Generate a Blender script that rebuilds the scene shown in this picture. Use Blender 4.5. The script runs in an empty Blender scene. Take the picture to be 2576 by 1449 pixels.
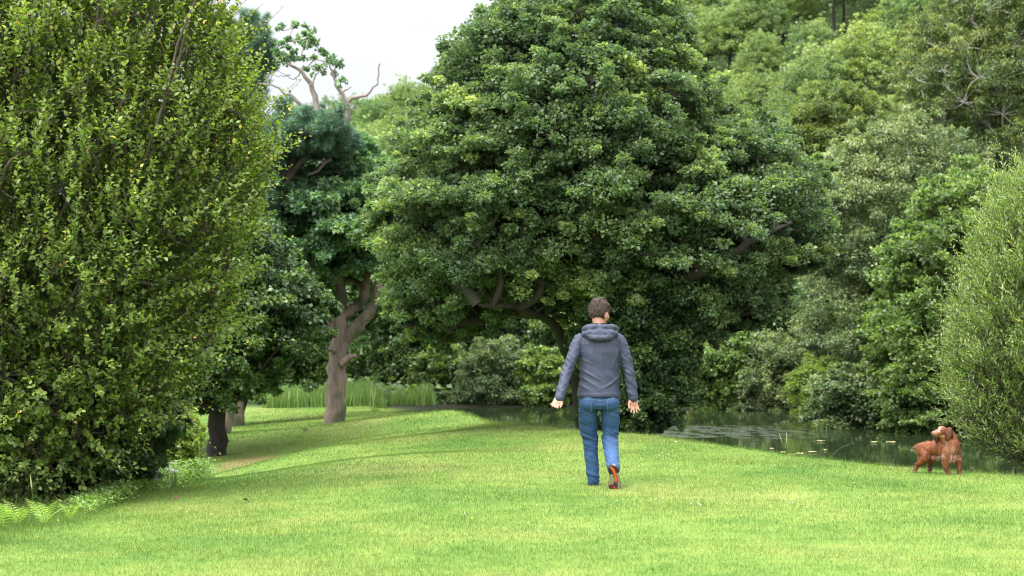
import bpy, bmesh, math, random
import numpy as np
from mathutils import Vector, Matrix, noise as mnoise

SC = bpy.context.scene
COL = SC.collection
random.seed(7)
R = np.random.RandomState(11)

# ------------------------------------------------------------------ camera
F = 5009.0            # focal length in units of a 2576 px wide picture (70 mm)
CAM_H = 1.6
cd = bpy.data.cameras.new('camera')
cd.lens = 70.0; cd.sensor_width = 36.0
cd.shift_y = (800 - 724.5) / 2576.0
cd.clip_start = 0.1; cd.clip_end = 2000
cd.dof.use_dof = True; cd.dof.focus_distance = 19.0; cd.dof.aperture_fstop = 3.4
cam = bpy.data.objects.new('camera', cd); COL.objects.link(cam)
cam.location = (0, 0, CAM_H); cam.rotation_euler = (math.radians(90), 0, 0)
SC.camera = cam

# ------------------------------------------------------------------ light
SUN_EL, SUN_AZ = math.radians(60), math.radians(228)     # azimuth clockwise from +Y
w = bpy.data.worlds.new('World'); SC.world = w; w.use_nodes = True
nt = w.node_tree; nt.nodes.clear()
wo = nt.nodes.new('ShaderNodeOutputWorld'); bg = nt.nodes.new('ShaderNodeBackground')
sky = nt.nodes.new('ShaderNodeTexSky'); sky.sky_type = 'NISHITA'; sky.sun_disc = False
sky.sun_elevation = SUN_EL; sky.sun_rotation = SUN_AZ
tc = nt.nodes.new('ShaderNodeTexCoord'); sep = nt.nodes.new('ShaderNodeSeparateXYZ')
nt.links.new(tc.outputs['Generated'], sep.inputs[0])
# overcast deck: brighter towards the zenith, faint cloud structure
mz = nt.nodes.new('ShaderNodeMath'); mz.operation = 'MULTIPLY_ADD'; mz.use_clamp = False
mx0 = nt.nodes.new('ShaderNodeMath'); mx0.operation = 'MAXIMUM'; mx0.inputs[1].default_value = 0
nt.links.new(sep.outputs['Z'], mx0.inputs[0]); pw = nt.nodes.new('ShaderNodeMath'); pw.operation = 'POWER'; pw.inputs[1].default_value = 2.0
nt.links.new(mx0.outputs[0], pw.inputs[0]); nt.links.new(pw.outputs[0], mz.inputs[0])
mz.inputs[1].default_value = 31.0; mz.inputs[2].default_value = 4.6
ns = nt.nodes.new('ShaderNodeTexNoise'); ns.inputs['Scale'].default_value = 3.0; ns.inputs['Detail'].default_value = 5
mp = nt.nodes.new('ShaderNodeMapping'); mp.inputs['Scale'].default_value = (1, 1, 4)
nt.links.new(tc.outputs['Generated'], mp.inputs[0]); nt.links.new(mp.outputs[0], ns.inputs['Vector'])
mr = nt.nodes.new('ShaderNodeMapRange'); mr.inputs['To Min'].default_value = 0.88; mr.inputs['To Max'].default_value = 1.1
mr.inputs['From Min'].default_value = 0.3; mr.inputs['From Max'].default_value = 0.7
nt.links.new(ns.outputs['Fac'], mr.inputs['Value'])
mm = nt.nodes.new('ShaderNodeMath'); mm.operation = 'MULTIPLY'
nt.links.new(mz.outputs[0], mm.inputs[0]); nt.links.new(mr.outputs[0], mm.inputs[1])
sdv = (math.sin(SUN_AZ) * math.cos(SUN_EL), math.cos(SUN_AZ) * math.cos(SUN_EL), math.sin(SUN_EL))
dt_ = nt.nodes.new('ShaderNodeVectorMath'); dt_.operation = 'DOT_PRODUCT'; dt_.inputs[1].default_value = (sdv[0] * 1.2, sdv[1] * 1.4, sdv[2] * .45); nt.links.new(tc.outputs['Generated'], dt_.inputs[0])
d0_ = nt.nodes.new('ShaderNodeMath'); d0_.operation = 'MAXIMUM'; d0_.inputs[1].default_value = 0; nt.links.new(dt_.outputs['Value'], d0_.inputs[0])
d1_ = nt.nodes.new('ShaderNodeMath'); d1_.operation = 'MULTIPLY_ADD'; d1_.inputs[1].default_value = 17.0; nt.links.new(d0_.outputs[0], d1_.inputs[0]); nt.links.new(mm.outputs[0], d1_.inputs[2]); mm = d1_
cc = nt.nodes.new('ShaderNodeVectorMath'); cc.operation = 'SCALE'; cc.inputs[0].default_value = (0.97, 0.985, 1.03)
nt.links.new(mm.outputs[0], cc.inputs['Scale'])
mixw = nt.nodes.new('ShaderNodeMix'); mixw.data_type = 'RGBA'; mixw.inputs['Factor'].default_value = 0.9
nt.links.new(sky.outputs[0], mixw.inputs['A']); nt.links.new(cc.outputs[0], mixw.inputs['B'])
nt.links.new(mixw.outputs['Result'], bg.inputs['Color']); bg.inputs['Strength'].default_value = 0.1
nt.links.new(bg.outputs[0], wo.inputs[0])

sl = bpy.data.lights.new('sun', 'SUN'); sl.energy = 1.8; sl.angle = math.radians(14); sl.color = (1, .95, .86)
so = bpy.data.objects.new('sun', sl); COL.objects.link(so)
sd = Vector((math.sin(SUN_AZ) * math.cos(SUN_EL), math.cos(SUN_AZ) * math.cos(SUN_EL), math.sin(SUN_EL)))
so.rotation_euler = sd.to_track_quat('Z', 'Y').to_euler(); so.location = (0, 0, 60)
vs = SC.view_settings; SC.display_settings.display_device = 'sRGB'
vs.view_transform = 'Standard'; vs.look = 'None'; vs.gamma = 1; vs.exposure = 1.0; vs.use_curve_mapping = False
SC.render.engine = 'CYCLES'
cy = SC.cycles; cy.max_bounces = 6; cy.diffuse_bounces = 4; cy.glossy_bounces = 2; cy.transmission_bounces = 4
cy.transparent_max_bounces = 4; cy.sample_clamp_indirect = 6; cy.use_denoising = True; cy.denoising_prefilter = 'ACCURATE'; cy.filter_width = 1.1

# ------------------------------------------------------------------ helpers
def at(px, py, Y):
    return np.array([(px - 1288) / F * Y, Y, CAM_H - (py - 800) / F * Y])

def tag(o, label=None, cat=None, group=None, kind=None):
    if label: o['label'] = label
    if cat: o['category'] = cat
    if group: o['group'] = group
    if kind: o['kind'] = kind
    return o

def empty(name, loc, label=None, cat=None, group=None):
    o = bpy.data.objects.new(name, None); COL.objects.link(o); o.location = tuple(loc)
    o.empty_display_size = 0.2
    return tag(o, label, cat, group)

def mesh_np(name, V, faces, mat=None, var=None, smooth=False, attrs=None):
    """faces: list of (k-wide int arrays)"""
    V = np.asarray(V, dtype=np.float32)
    me = bpy.data.meshes.new(name)
    if not isinstance(faces, (list, tuple)): faces = [faces]
    faces = [np.asarray(f, dtype=np.int32) for f in faces if len(f)]
    nl = sum(f.size for f in faces); nf = sum(len(f) for f in faces)
    me.vertices.add(len(V)); me.vertices.foreach_set('co', V.ravel())
    me.loops.add(nl); me.polygons.add(nf)
    me.loops.foreach_set('vertex_index', np.concatenate([f.ravel() for f in faces]))
    st = []; s = 0
    for f in faces:
        st.append(np.arange(len(f), dtype=np.int32) * f.shape[1] + s); s += f.size
    me.polygons.foreach_set('loop_start', np.concatenate(st))
    me.update(calc_edges=True)
    if smooth: me.polygons.foreach_set('use_smooth', np.ones(nf, dtype=bool))
    if var is not None:
        a = me.attributes.new('var', 'FLOAT', 'POINT'); a.data.foreach_set('value', np.asarray(var, dtype=np.float32))
    for k, v in (attrs or {}).items():
        a = me.attributes.new(k, 'FLOAT_COLOR', 'POINT'); a.data.foreach_set('color', np.asarray(v, dtype=np.float32).ravel())
    if mat: me.materials.append(mat)
    return me

def add(name, me, parent=None, loc=None):
    o = bpy.data.objects.new(name, me); COL.objects.link(o)
    if parent: o.parent = parent
    if loc is not None: o.location = tuple(loc)
    return o

def unit(v): return v / np.maximum(np.linalg.norm(v, axis=-1, keepdims=True), 1e-9)
def rdir(rs, n): return unit(rs.normal(size=(n, 3)))

LEAF = {
 'oval': ([(0,0,0),(.35,-.5,.09),(.72,-.42,.07),(1,0,-.06),(.72,.42,.07),(.35,.5,.09)], [(0,1,2,3),(0,3,4,5)]),
 'diamond': ([(0,0,0),(.45,-.5,.1),(1,0,-.03),(.5,.5,.1)], [(0,1,2,3)]),
 'narrow': ([(0,0,0),(.4,-.5,.05),(1,0,-.1),(.4,.5,.05)], [(0,1,2,3)]),
 'maple': ([(0,0,0),(.05,-.45,.03),(.35,-.55,.0),(.4,-.3,.05),(.72,-.42,0),(.7,-.15,.05),(1,0,-.08),(.7,.15,.05),(.72,.42,0),(.4,.3,.05),(.35,.55,0),(.05,.45,.03)],
           [(0,1,2,3),(0,3,4,5),(0,5,6,7),(0,7,8,9),(0,9,10,11)]),
 'tuft': ([(0,-.05,0),(0,.05,0),(1,0,.1),(0,-.05,0),(0,.05,0),(.8,-.6,.2),(0,-.05,0),(0,.05,0),(.8,.6,.2),(0,-.05,0),(0,.05,0),(.75,.2,.6),(0,-.05,0),(0,.05,0),(.75,-.2,-.6)],
          [(0,1,2),(3,4,5),(6,7,8),(9,10,11),(12,13,14)]),
}
def leaves(P, D, N, L, W, kind):
    T, Fc = LEAF[kind]; T = np.array(T); Fc = np.array(Fc)
    D = unit(D); S = unit(np.cross(D, N)); N = np.cross(S, D)
    n = len(P); L = np.broadcast_to(L, (n,)); W = np.broadcast_to(W, (n,))
    V = P[:, None] + D[:, None] * (T[None, :, 0:1] * L[:, None, None]) \
        + S[:, None] * (T[None, :, 1:2] * W[:, None, None]) + N[:, None] * (T[None, :, 2:3] * L[:, None, None])
    k = len(T)
    Fi = (np.arange(n) * k)[:, None, None] + Fc[None]
    return V.reshape(-1, 3), Fi.reshape(-1, Fc.shape[1]), k

class Tubes:
    def __init__(s): s.V = []; s.F = []; s.n = 0
    def add(s, pts, rad, sides=6, knob=0.0):
        pts = np.asarray(pts, float); m = len(pts); rad = np.broadcast_to(rad, (m,))
        t = unit(np.gradient(pts, axis=0)); ref = np.array([0.13, .97, .21]) if abs(t[0][1]) < .9 else np.array([1., 0, .1])
        a = unit(np.cross(t, ref)); b = np.cross(t, a)
        th = np.arange(sides) * 2 * math.pi / sides
        rr = rad[:, None] * (1 + knob * R.uniform(-1, 1, (m, sides)))
        V = pts[:, None] + rr[..., None] * (a[:, None] * np.cos(th)[None, :, None] + b[:, None] * np.sin(th)[None, :, None])
        i = np.arange(m - 1)[:, None] * sides; j = np.arange(sides)[None]; j2 = (j + 1) % sides
        f = np.stack([i + j, i + j2, i + sides + j2, i + sides + j], -1).reshape(-1, 4) + s.n
        s.V.append(V.reshape(-1, 3)); s.F.append(f); s.n += m * sides
    def tip(s, pts, rad, sides=6, knob=0.):
        s.add(pts, rad, sides, knob)
        # close the far end with a point
        k = len(s.V[-1]); c = np.asarray(pts[-1], float)[None]
        s.V.append(c); base = s.n - sides
        s.F.append(np.array([[base + q, base + (q + 1) % sides, s.n, s.n] for q in range(sides)])[:, [0, 1, 2]].repeat(1, 0) if False else np.zeros((0, 4), int))
        s.n += 1
    def mesh(s, name, mat, origin=(0, 0, 0)):
        V = np.concatenate(s.V) - np.asarray(origin); return mesh_np(name, V, np.concatenate(s.F), mat, smooth=True)

def curve(p, q, bend=0.15, n=5, rs=R, sag=0.0):
    p = np.asarray(p, float); q = np.asarray(q, float); t = np.linspace(0, 1, n)[:, None]
    L = np.linalg.norm(q - p); off = rs.normal(size=3) * bend * L
    return p + (q - p) * t + off * np.sin(t * math.pi) * .5 + np.array([0, 0, sag * L]) * np.sin(t * math.pi)

# ------------------------------------------------------------------ materials
def newmat(name):
    m = bpy.data.materials.new(name); m.use_nodes = True; nt = m.node_tree; nt.nodes.clear()
    out = nt.nodes.new('ShaderNodeOutputMaterial'); return m, nt, out

def ramp(nt, stops, src):
    r = nt.nodes.new('ShaderNodeValToRGB'); e = r.color_ramp.elements
    while len(e) > 1: e.remove(e[-1])
    e[0].position = stops[0][0]; e[0].color = (*stops[0][1], 1)
    for p, c in stops[1:]:
        x = e.new(p); x.color = (*c, 1)
    nt.links.new(src, r.inputs[0]); return r.outputs[0]

def leaf_mat(name, stops, rough=0.42, transl=0.3, spec=0.5, tint=False, lift=1.0):
    m, nt, out = newmat(name)
    at_ = nt.nodes.new('ShaderNodeAttribute'); at_.attribute_name = 'var'
    if lift: stops = [(p_, (min(c_[0] * 1.85 * lift, .6), min(c_[1] * 1.35 * lift, .5), c_[2] * 1.6 * lift)) for p_, c_ in stops]
    c = ramp(nt, stops, at_.outputs['Fac'])
    if tint:
        oi = nt.nodes.new('ShaderNodeObjectInfo'); mx = nt.nodes.new('ShaderNodeMix'); mx.data_type = 'RGBA'; mx.blend_type = 'MULTIPLY'
        mx.inputs['Factor'].default_value = 1; nt.links.new(c, mx.inputs['A']); nt.links.new(oi.outputs['Color'], mx.inputs['B']); c = mx.outputs['Result']
    p = nt.nodes.new('ShaderNodeBsdfPrincipled'); p.inputs['Roughness'].default_value = rough
    p.inputs['Specular IOR Level'].default_value = spec
    nt.links.new(c, p.inputs['Base Color'])
    t = nt.nodes.new('ShaderNodeBsdfTranslucent')
    g = nt.nodes.new('ShaderNodeMix'); g.data_type = 'RGBA'; g.blend_type = 'MULTIPLY'; g.inputs['Factor'].default_value = 1
    nt.links.new(c, g.inputs['A']); g.inputs['B'].default_value = (1.7, 1.9, .7, 1)
    nt.links.new(g.outputs['Result'], t.inputs[0])
    mx = nt.nodes.new('ShaderNodeMixShader'); mx.inputs[0].default_value = transl
    nt.links.new(p.outputs[0], mx.inputs[1]); nt.links.new(t.outputs[0], mx.inputs[2]); nt.links.new(mx.outputs[0], out.inputs[0])
    return m

def bark_mat(name, c1, c2, scale=6, stretch=(1, 1, .25), bump=.4, rough=.9, moss=None):
    m, nt, out = newmat(name)
    tcn = nt.nodes.new('ShaderNodeTexCoord'); mp = nt.nodes.new('ShaderNodeMapping'); mp.inputs['Scale'].default_value = stretch
    nt.links.new(tcn.outputs['Object'], mp.inputs[0])
    n = nt.nodes.new('ShaderNodeTexNoise'); n.inputs['Scale'].default_value = scale; n.inputs['Detail'].default_value = 8; n.inputs['Roughness'].default_value = .65
    nt.links.new(mp.outputs[0], n.inputs['Vector'])
    c = ramp(nt, [(.32, c1), (.66, c2)], n.outputs['Fac'])
    if moss:
        n2 = nt.nodes.new('ShaderNodeTexNoise'); n2.inputs['Scale'].default_value = 1.3; n2.inputs['Detail'].default_value = 6
        nt.links.new(tcn.outputs['Object'], n2.inputs['Vector'])
        f = nt.nodes.new('ShaderNodeMapRange'); f.inputs['From Min'].default_value = .5; f.inputs['From Max'].default_value = .62
        nt.links.new(n2.outputs['Fac'], f.inputs['Value'])
        mx = nt.nodes.new('ShaderNodeMix'); mx.data_type = 'RGBA'; nt.links.new(f.outputs[0], mx.inputs['Factor'])
        nt.links.new(c, mx.inputs['A']); mx.inputs['B'].default_value = (*moss, 1); c = mx.outputs['Result']
    p = nt.nodes.new('ShaderNodeBsdfPrincipled'); p.inputs['Roughness'].default_value = rough
    nt.links.new(c, p.inputs['Base Color'])
    b = nt.nodes.new('ShaderNodeBump'); b.inputs['Strength'].default_value = bump; b.inputs['Distance'].default_value = .03
    nt.links.new(n.outputs['Fac'], b.inputs['Height']); nt.links.new(b.outputs[0], p.inputs['Normal'])
    nt.links.new(p.outputs[0], out.inputs[0]); return m

BARK_DARK = bark_mat('dark_bark', (.010, .008, .006), (.038, .03, .022), moss=(.03, .04, .012))
BARK_GREY = bark_mat('grey_brown_bark', (.075, .054, .045), (.225, .162, .135), scale=6, bump=1.0, moss=(.05, .055, .03))
BARK_DEAD = bark_mat('bleached_dead_wood', (.12, .095, .08), (.27, .22, .19), scale=7)
BARK_TWIG = bark_mat('twig_bark', (.03, .024, .017), (.10, .08, .058), scale=14)
BARK_BIRCH = bark_mat('pale_birch_bark', (.2, .17, .14), (.6, .56, .5), scale=9)

M_ALDER = leaf_mat('alder_leaf', [(0, (.025, .062, .028)), (.55, (.058, .118, .048)), (.9, (.105, .19, .062)), (1, (.17, .26, .09))], rough=.45, transl=.4, spec=.4, lift=1.12)
M_HAZEL = leaf_mat('sallow_leaf', [(0, (.034, .080, .018)), (.5, (.072, .14, .022)), (.86, (.12, .21, .028)), (.95, (.27, .30, .04)), (1, (.36, .24, .07))], rough=.45, transl=.4, lift=1.12)
M_DARK = leaf_mat('dark_leaf', [(0, (.014, .045, .015)), (.7, (.036, .09, .026)), (1, (.085, .17, .035))], rough=.4, transl=.2)
M_OAK = leaf_mat('oak_leaf', [(0, (.024, .07, .030)), (.6, (.044, .115, .046)), (1, (.09, .18, .06))], rough=.5, transl=.3, lift=1.25)
M_PINE = leaf_mat('pine_needle', [(0, (.024, .075, .040)), (1, (.060, .155, .075))], rough=.6, transl=.1)
M_HILL = leaf_mat('woodland_leaf', [(0, (.034, .080, .026)), (.6, (.070, .142, .042)), (1, (.13, .22, .06))], rough=.5, transl=.3, tint=True, lift=1.1)
M_BRIGHT = leaf_mat('bright_leaf', [(0, (.036, .086, .020)), (.6, (.070, .148, .034)), (1, (.135, .24, .055))], rough=.4, transl=.3)
M_WILLOW = leaf_mat('grey_willow_leaf', [(0, (.038, .085, .028)), (.6, (.074, .138, .046)), (1, (.15, .23, .08))], rough=.5, transl=.25)
M_OLIVE = leaf_mat('olive_birch_leaf', [(0, (.032, .075, .018)), (.6, (.064, .125, .03)), (1, (.12, .18, .035))], rough=.5, transl=.3)
M_OSIER = leaf_mat('osier_leaf', [(0, (.045, .10, .028)), (.5, (.085, .165, .045)), (.93, (.16, .25, .09)), (.985, (.19, .28, .10)), (1, (.32, .34, .03))], rough=.42, transl=.35, lift=1.2)
M_YELLOW = leaf_mat('yellow_green_leaf', [(0, (.06, .13, .02)), (1, (.13, .22, .04))], rough=.5, transl=.35)
M_REED = leaf_mat('reed_blade', [(0, (.042, .11, .02)), (1, (.10, .20, .048))], rough=.5, transl=.3)
M_WEED = leaf_mat('weed_leaf', [(0, (.05, .13, .03)), (.7, (.11, .23, .05)), (1, (.20, .33, .07))], rough=.5, transl=.3)
M_FERN = leaf_mat('fern_leaf', [(0, (.09, .21, .035)), (1, (.20, .36, .08))], rough=.5, transl=.35)

# ------------------------------------------------------------------ terrain
cps = [(0,1449,12.35),(1288,1449,12.35),(2576,1449,12.35),(0,1322,17),(-500,1330,17.5),(180,1292,18),(450,1217,23),
       (600,1209,22.3),(900,1205,20),(900,1150,23.4),(700,1196,25.2),(560,1230,26),(560,1198,30.5),(470,1222,27),(760,1132,30),(560,1140,36.5),(400,1120,37),
       (480,1062,50),(650,1036,52),(660,1082,42),(840,1066,41),(840,1033,51),(1000,1046,39),(1000,1040,45),(1150,1045,37.5),
       (1300,1067,31.5),(1100,1091,30.5),(1288,1150,23),(1480,1091,27.5),(1650,1101,26.6),(2000,1151,22.9),(2576,1205,19.8),(1300,1222,19)]
CP = [tuple(at(*c)) for c in cps] + [(-12,5,0),(12,5,0),(0,0,0),(8,15,0),(12,18,-.1),(-20,60,-.8),(0,62,-.7),(20,62,-.5),(-16,34,-.7),(-12,20,-.3),(14,30,-.6),(-12,48,-1.0)]
CP = np.array(CP)
def tpsU(d2): return 0.5 * d2 * np.log(np.maximum(d2, 1e-12))
_n = len(CP); _K = tpsU(((CP[:, None, :2] - CP[None, :, :2]) ** 2).sum(-1)) + np.eye(_n) * .6
_P = np.c_[np.ones(_n), CP[:, :2]]
_A = np.block([[_K, _P], [_P.T, np.zeros((3, 3))]]); _w = np.linalg.solve(_A, np.r_[CP[:, 2], 0, 0, 0])
WATER_Z = -0.9
POND = np.array([(20,16),(14,16.6),(9,18.0),(5.15,20.1),(4.33,21.5),(3.3,23.2),(2.6,25.2),(1.98,27.0),(1.1,28.1),(.68,29.1),(.12,32),(-1.0,38.3),(-2.5,45.2),
                 (-3.4,49),(-3.9,53.2),(-2.07,55.8),(1.24,56.4),(4.98,55.1),(8.5,54.4),(7.3,46.8),(8.6,44.9),(9.9,42.4),(11.5,38),(16,32),(22,24)])
def inpoly(x, y, poly):
    c = np.zeros(x.shape, bool); n = len(poly)
    for i in range(n):
        x1, y1 = poly[i]; x2, y2 = poly[(i + 1) % n]
        k = ((y1 > y) != (y2 > y)) & (x < (x2 - x1) * (y - y1) / (y2 - y1 + 1e-12) + x1)
        c ^= k
    return c
def edist(x, y, poly):
    d = np.full(x.shape, 1e9); n = len(poly)
    for i in range(n):
        a = poly[i]; b = poly[(i + 1) % n]; ab = b - a; t = ((x - a[0]) * ab[0] + (y - a[1]) * ab[1]) / (ab @ ab + 1e-12); t = np.clip(t, 0, 1)
        d = np.minimum(d, np.hypot(x - a[0] - t * ab[0], y - a[1] - t * ab[1]))
    return d
def sstep(a, b, x):
    t = np.clip((np.asarray(x, float) - a) / (b - a), 0, 1); return t * t * (3 - 2 * t)
def pond_d(x, y): return np.where(inpoly(x, y, POND), 1., -1.) * edist(x, y, POND)
def ground_z(x, y):
    x = np.asarray(x, float); y = np.asarray(y, float); sh = x.shape; x = x.ravel(); y = y.ravel()
    xc = np.clip(x, -18, 18); yc = np.clip(y, 0, 62)
    z = np.zeros(x.shape)
    for s in range(0, len(x), 20000):
        q = slice(s, s + 20000)
        z[q] = tpsU((xc[q, None] - CP[None, :, 0]) ** 2 + (yc[q, None] - CP[None, :, 1]) ** 2) @ _w[:_n] + _w[_n] + _w[_n + 1] * xc[q] + _w[_n + 2] * yc[q]
    z += .012 * np.sin(x * 1.9 + y * .7) * np.sin(y * 1.3 - x * .4) * sstep(8, 14, y)
    z = z * (1 - sstep(56, 64, y)) + (-.7) * sstep(56, 64, y)
    H = 10.2 + .34 * np.maximum(x + 18, -6); H = np.clip(H, 6, 60)
    z = z + H * sstep(62, 165, y) * 1.12 + .25 * np.maximum(x - 11, 0) * sstep(52, 80, y)
    pdd = pond_d(x, y); f = sstep(7, .5, -pdd) * np.maximum(sstep(52.5, 54, y), sstep(3, 5, x) * sstep(24, 34, y)) * (y > 20); z = z * (1 - f) - .84 * f
    t = sstep(0, 1.5, pdd); z = z * (1 - t) - 1.7 * t
    return z.reshape(sh)
def gz(x, y): return float(ground_z(np.array([x]), np.array([y]))[0])
def on_ground(px, Y):
    x = (px - 1288) / F * Y; return np.array([x, Y, gz(x, Y)])

ys = np.concatenate([np.linspace(-6, 10, 24), np.arange(10.2, 34, .2), np.arange(34, 62, .4), np.arange(62, 170, 2.5), np.arange(175, 900, 60.)])
us = np.linspace(-1, 1, 321); us = np.sign(us) * (np.abs(us) ** 1.25)
GX = us[None, :] * (14 + np.maximum(ys, 0)[:, None] * .9); GY = np.repeat(ys[:, None], len(us), 1)
GZ = ground_z(GX, GY)
V = np.stack([GX, GY, GZ], -1).reshape(-1, 3); nr, nc = GX.shape
i = np.arange(nr - 1)[:, None] * nc; j = np.arange(nc - 1)[None]
Fq = np.stack([i + j, i + j + 1, i + nc + j + 1, i + nc + j], -1).reshape(-1, 4)

def turf_color(nt):
    """shared turf colouring from world position: fresh green, yellow-green, a little straw, one bare patch"""
    g = nt.nodes.new('ShaderNodeNewGeometry')
    def nz(scale, detail=4, rough=.55, sx=1, sy=1):
        mpn = nt.nodes.new('ShaderNodeMapping'); mpn.inputs['Scale'].default_value = (sx, sy, 0)
        nt.links.new(g.outputs['Position'], mpn.inputs[0])
        n = nt.nodes.new('ShaderNodeTexNoise'); n.inputs['Scale'].default_value = scale; n.inputs['Detail'].default_value = detail
        n.inputs['Roughness'].default_value = rough; nt.links.new(mpn.outputs[0], n.inputs['Vector']); return n.outputs['Fac']
    a = nz(.45, 5, .6, 1, .7); b = nz(2.6, 4, .65); c = nz(11, 3)
    base = ramp(nt, [(.28, (.068, .146, .022)), (.50, (.126, .196, .035)), (.72, (.19, .222, .058))], a)
    fine = ramp(nt, [(.28, (.60, .74, .55)), (.5, (1, 1, 1)), (.75, (1.28, 1.12, 1.12))], b)
    m1 = nt.nodes.new('ShaderNodeMix'); m1.data_type = 'RGBA'; m1.blend_type = 'MULTIPLY'; m1.inputs['Factor'].default_value = .9
    nt.links.new(base, m1.inputs['A']); nt.links.new(fine, m1.inputs['B'])
    f3 = ramp(nt, [(.62, (0, 0, 0)), (.74, (1, 1, 1))], c)
    m2 = nt.nodes.new('ShaderNodeMix'); m2.data_type = 'RGBA'; nt.links.new(m1.outputs['Result'], m2.inputs['A']); m2.inputs['B'].default_value = (.33, .30, .11, 1)
    mf = nt.nodes.new('ShaderNodeMath'); mf.operation = 'MULTIPLY'; mf.inputs[1].default_value = .45; nt.links.new(f3, mf.inputs[0]); nt.links.new(mf.outputs[0], m2.inputs['Factor'])
    # bare earth worn under the dark tree
    vm = nt.nodes.new('ShaderNodeVectorMath'); vm.operation = 'DISTANCE'
    mps = nt.nodes.new('ShaderNodeMapping'); mps.inputs['Scale'].default_value = (1, .36, 0); nt.links.new(g.outputs['Position'], mps.inputs[0])
    c0 = on_ground(622, 33.5); vm.inputs[1].default_value = (c0[0], c0[1] * .36, 0); nt.links.new(mps.outputs[0], vm.inputs[0])
    ad = nt.nodes.new('ShaderNodeMath'); ad.operation = 'MULTIPLY_ADD'; ad.inputs[1].default_value = -.7; nt.links.new(b, ad.inputs[0]); nt.links.new(vm.outputs['Value'], ad.inputs[2])
    mr2 = nt.nodes.new('ShaderNodeMapRange'); mr2.inputs['From Min'].default_value = .0; mr2.inputs['From Max'].default_value = .3; mr2.inputs['To Min'].default_value = .5; mr2.inputs['To Max'].default_value = 0
    nt.links.new(ad.outputs[0], mr2.inputs['Value'])
    m3 = nt.nodes.new('ShaderNodeMix'); m3.data_type = 'RGBA'; nt.links.new(mr2.outputs[0], m3.inputs['Factor']); nt.links.new(m2.outputs['Result'], m3.inputs['A']); m3.inputs['B'].default_value = (.27, .17, .10, 1)
    return m3.outputs['Result'], g

m, nt, out = newmat('turf_ground')
tcol, g = turf_color(nt)
sp = nt.nodes.new('ShaderNodeSeparateXYZ'); nt.links.new(g.outputs['Position'], sp.inputs[0])
# woodland floor beyond the pond and mud below the waterline
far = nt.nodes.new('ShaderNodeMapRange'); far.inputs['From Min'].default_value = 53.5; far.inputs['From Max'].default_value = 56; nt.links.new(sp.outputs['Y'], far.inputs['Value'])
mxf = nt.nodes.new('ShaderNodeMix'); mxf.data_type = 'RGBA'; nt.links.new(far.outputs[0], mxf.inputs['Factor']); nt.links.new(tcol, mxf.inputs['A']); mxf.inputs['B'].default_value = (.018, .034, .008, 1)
mud = nt.nodes.new('ShaderNodeAttribute'); mud.attribute_name = 'var'
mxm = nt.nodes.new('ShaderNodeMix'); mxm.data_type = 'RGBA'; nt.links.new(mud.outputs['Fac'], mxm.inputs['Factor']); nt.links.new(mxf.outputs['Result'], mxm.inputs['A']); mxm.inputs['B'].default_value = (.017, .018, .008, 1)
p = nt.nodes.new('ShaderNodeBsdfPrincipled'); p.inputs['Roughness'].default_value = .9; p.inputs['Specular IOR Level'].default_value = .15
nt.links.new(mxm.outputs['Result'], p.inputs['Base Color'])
bn = nt.nodes.new('ShaderNodeTexNoise'); bn.inputs['Scale'].default_value = 30; bn.inputs['Detail'].default_value = 4; nt.links.new(g.outputs['Position'], bn.inputs['Vector'])
bb = nt.nodes.new('ShaderNodeBump'); bb.inputs['Strength'].default_value = .5; bb.inputs['Distance'].default_value = .03; nt.links.new(bn.outputs['Fac'], bb.inputs['Height']); nt.links.new(bb.outputs[0], p.inputs['Normal'])
nt.links.new(p.outputs[0], out.inputs[0]); M_TURF = m
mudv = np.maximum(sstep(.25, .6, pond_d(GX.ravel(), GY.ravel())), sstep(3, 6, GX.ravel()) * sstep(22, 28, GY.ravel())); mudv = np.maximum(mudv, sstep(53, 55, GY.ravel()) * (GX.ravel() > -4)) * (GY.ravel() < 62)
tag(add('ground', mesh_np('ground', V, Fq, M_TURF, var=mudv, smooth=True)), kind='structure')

# ------------------------------------------------------------------ water
m, nt, out = newmat('pond_water')
p = nt.nodes.new('ShaderNodeBsdfPrincipled'); p.inputs['Base Color'].default_value = (.020, .031, .013, 1); p.inputs['IOR'].default_value = 1.33
p.inputs['Roughness'].default_value = .03
g = nt.nodes.new('ShaderNodeNewGeometry')
def wnoise(scale, sx, sy, detail=3):
    mpn = nt.nodes.new('ShaderNodeMapping'); mpn.inputs['Scale'].default_value = (sx, sy, 1); nt.links.new(g.outputs['Position'], mpn.inputs[0])
    n = nt.nodes.new('ShaderNodeTexNoise'); n.inputs['Scale'].default_value = scale; n.inputs['Detail'].default_value = detail; nt.links.new(mpn.outputs[0], n.inputs['Vector']); return n.outputs['Fac']
sp = nt.nodes.new('ShaderNodeSeparateXYZ'); nt.links.new(g.outputs['Position'], sp.inputs[0])
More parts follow.
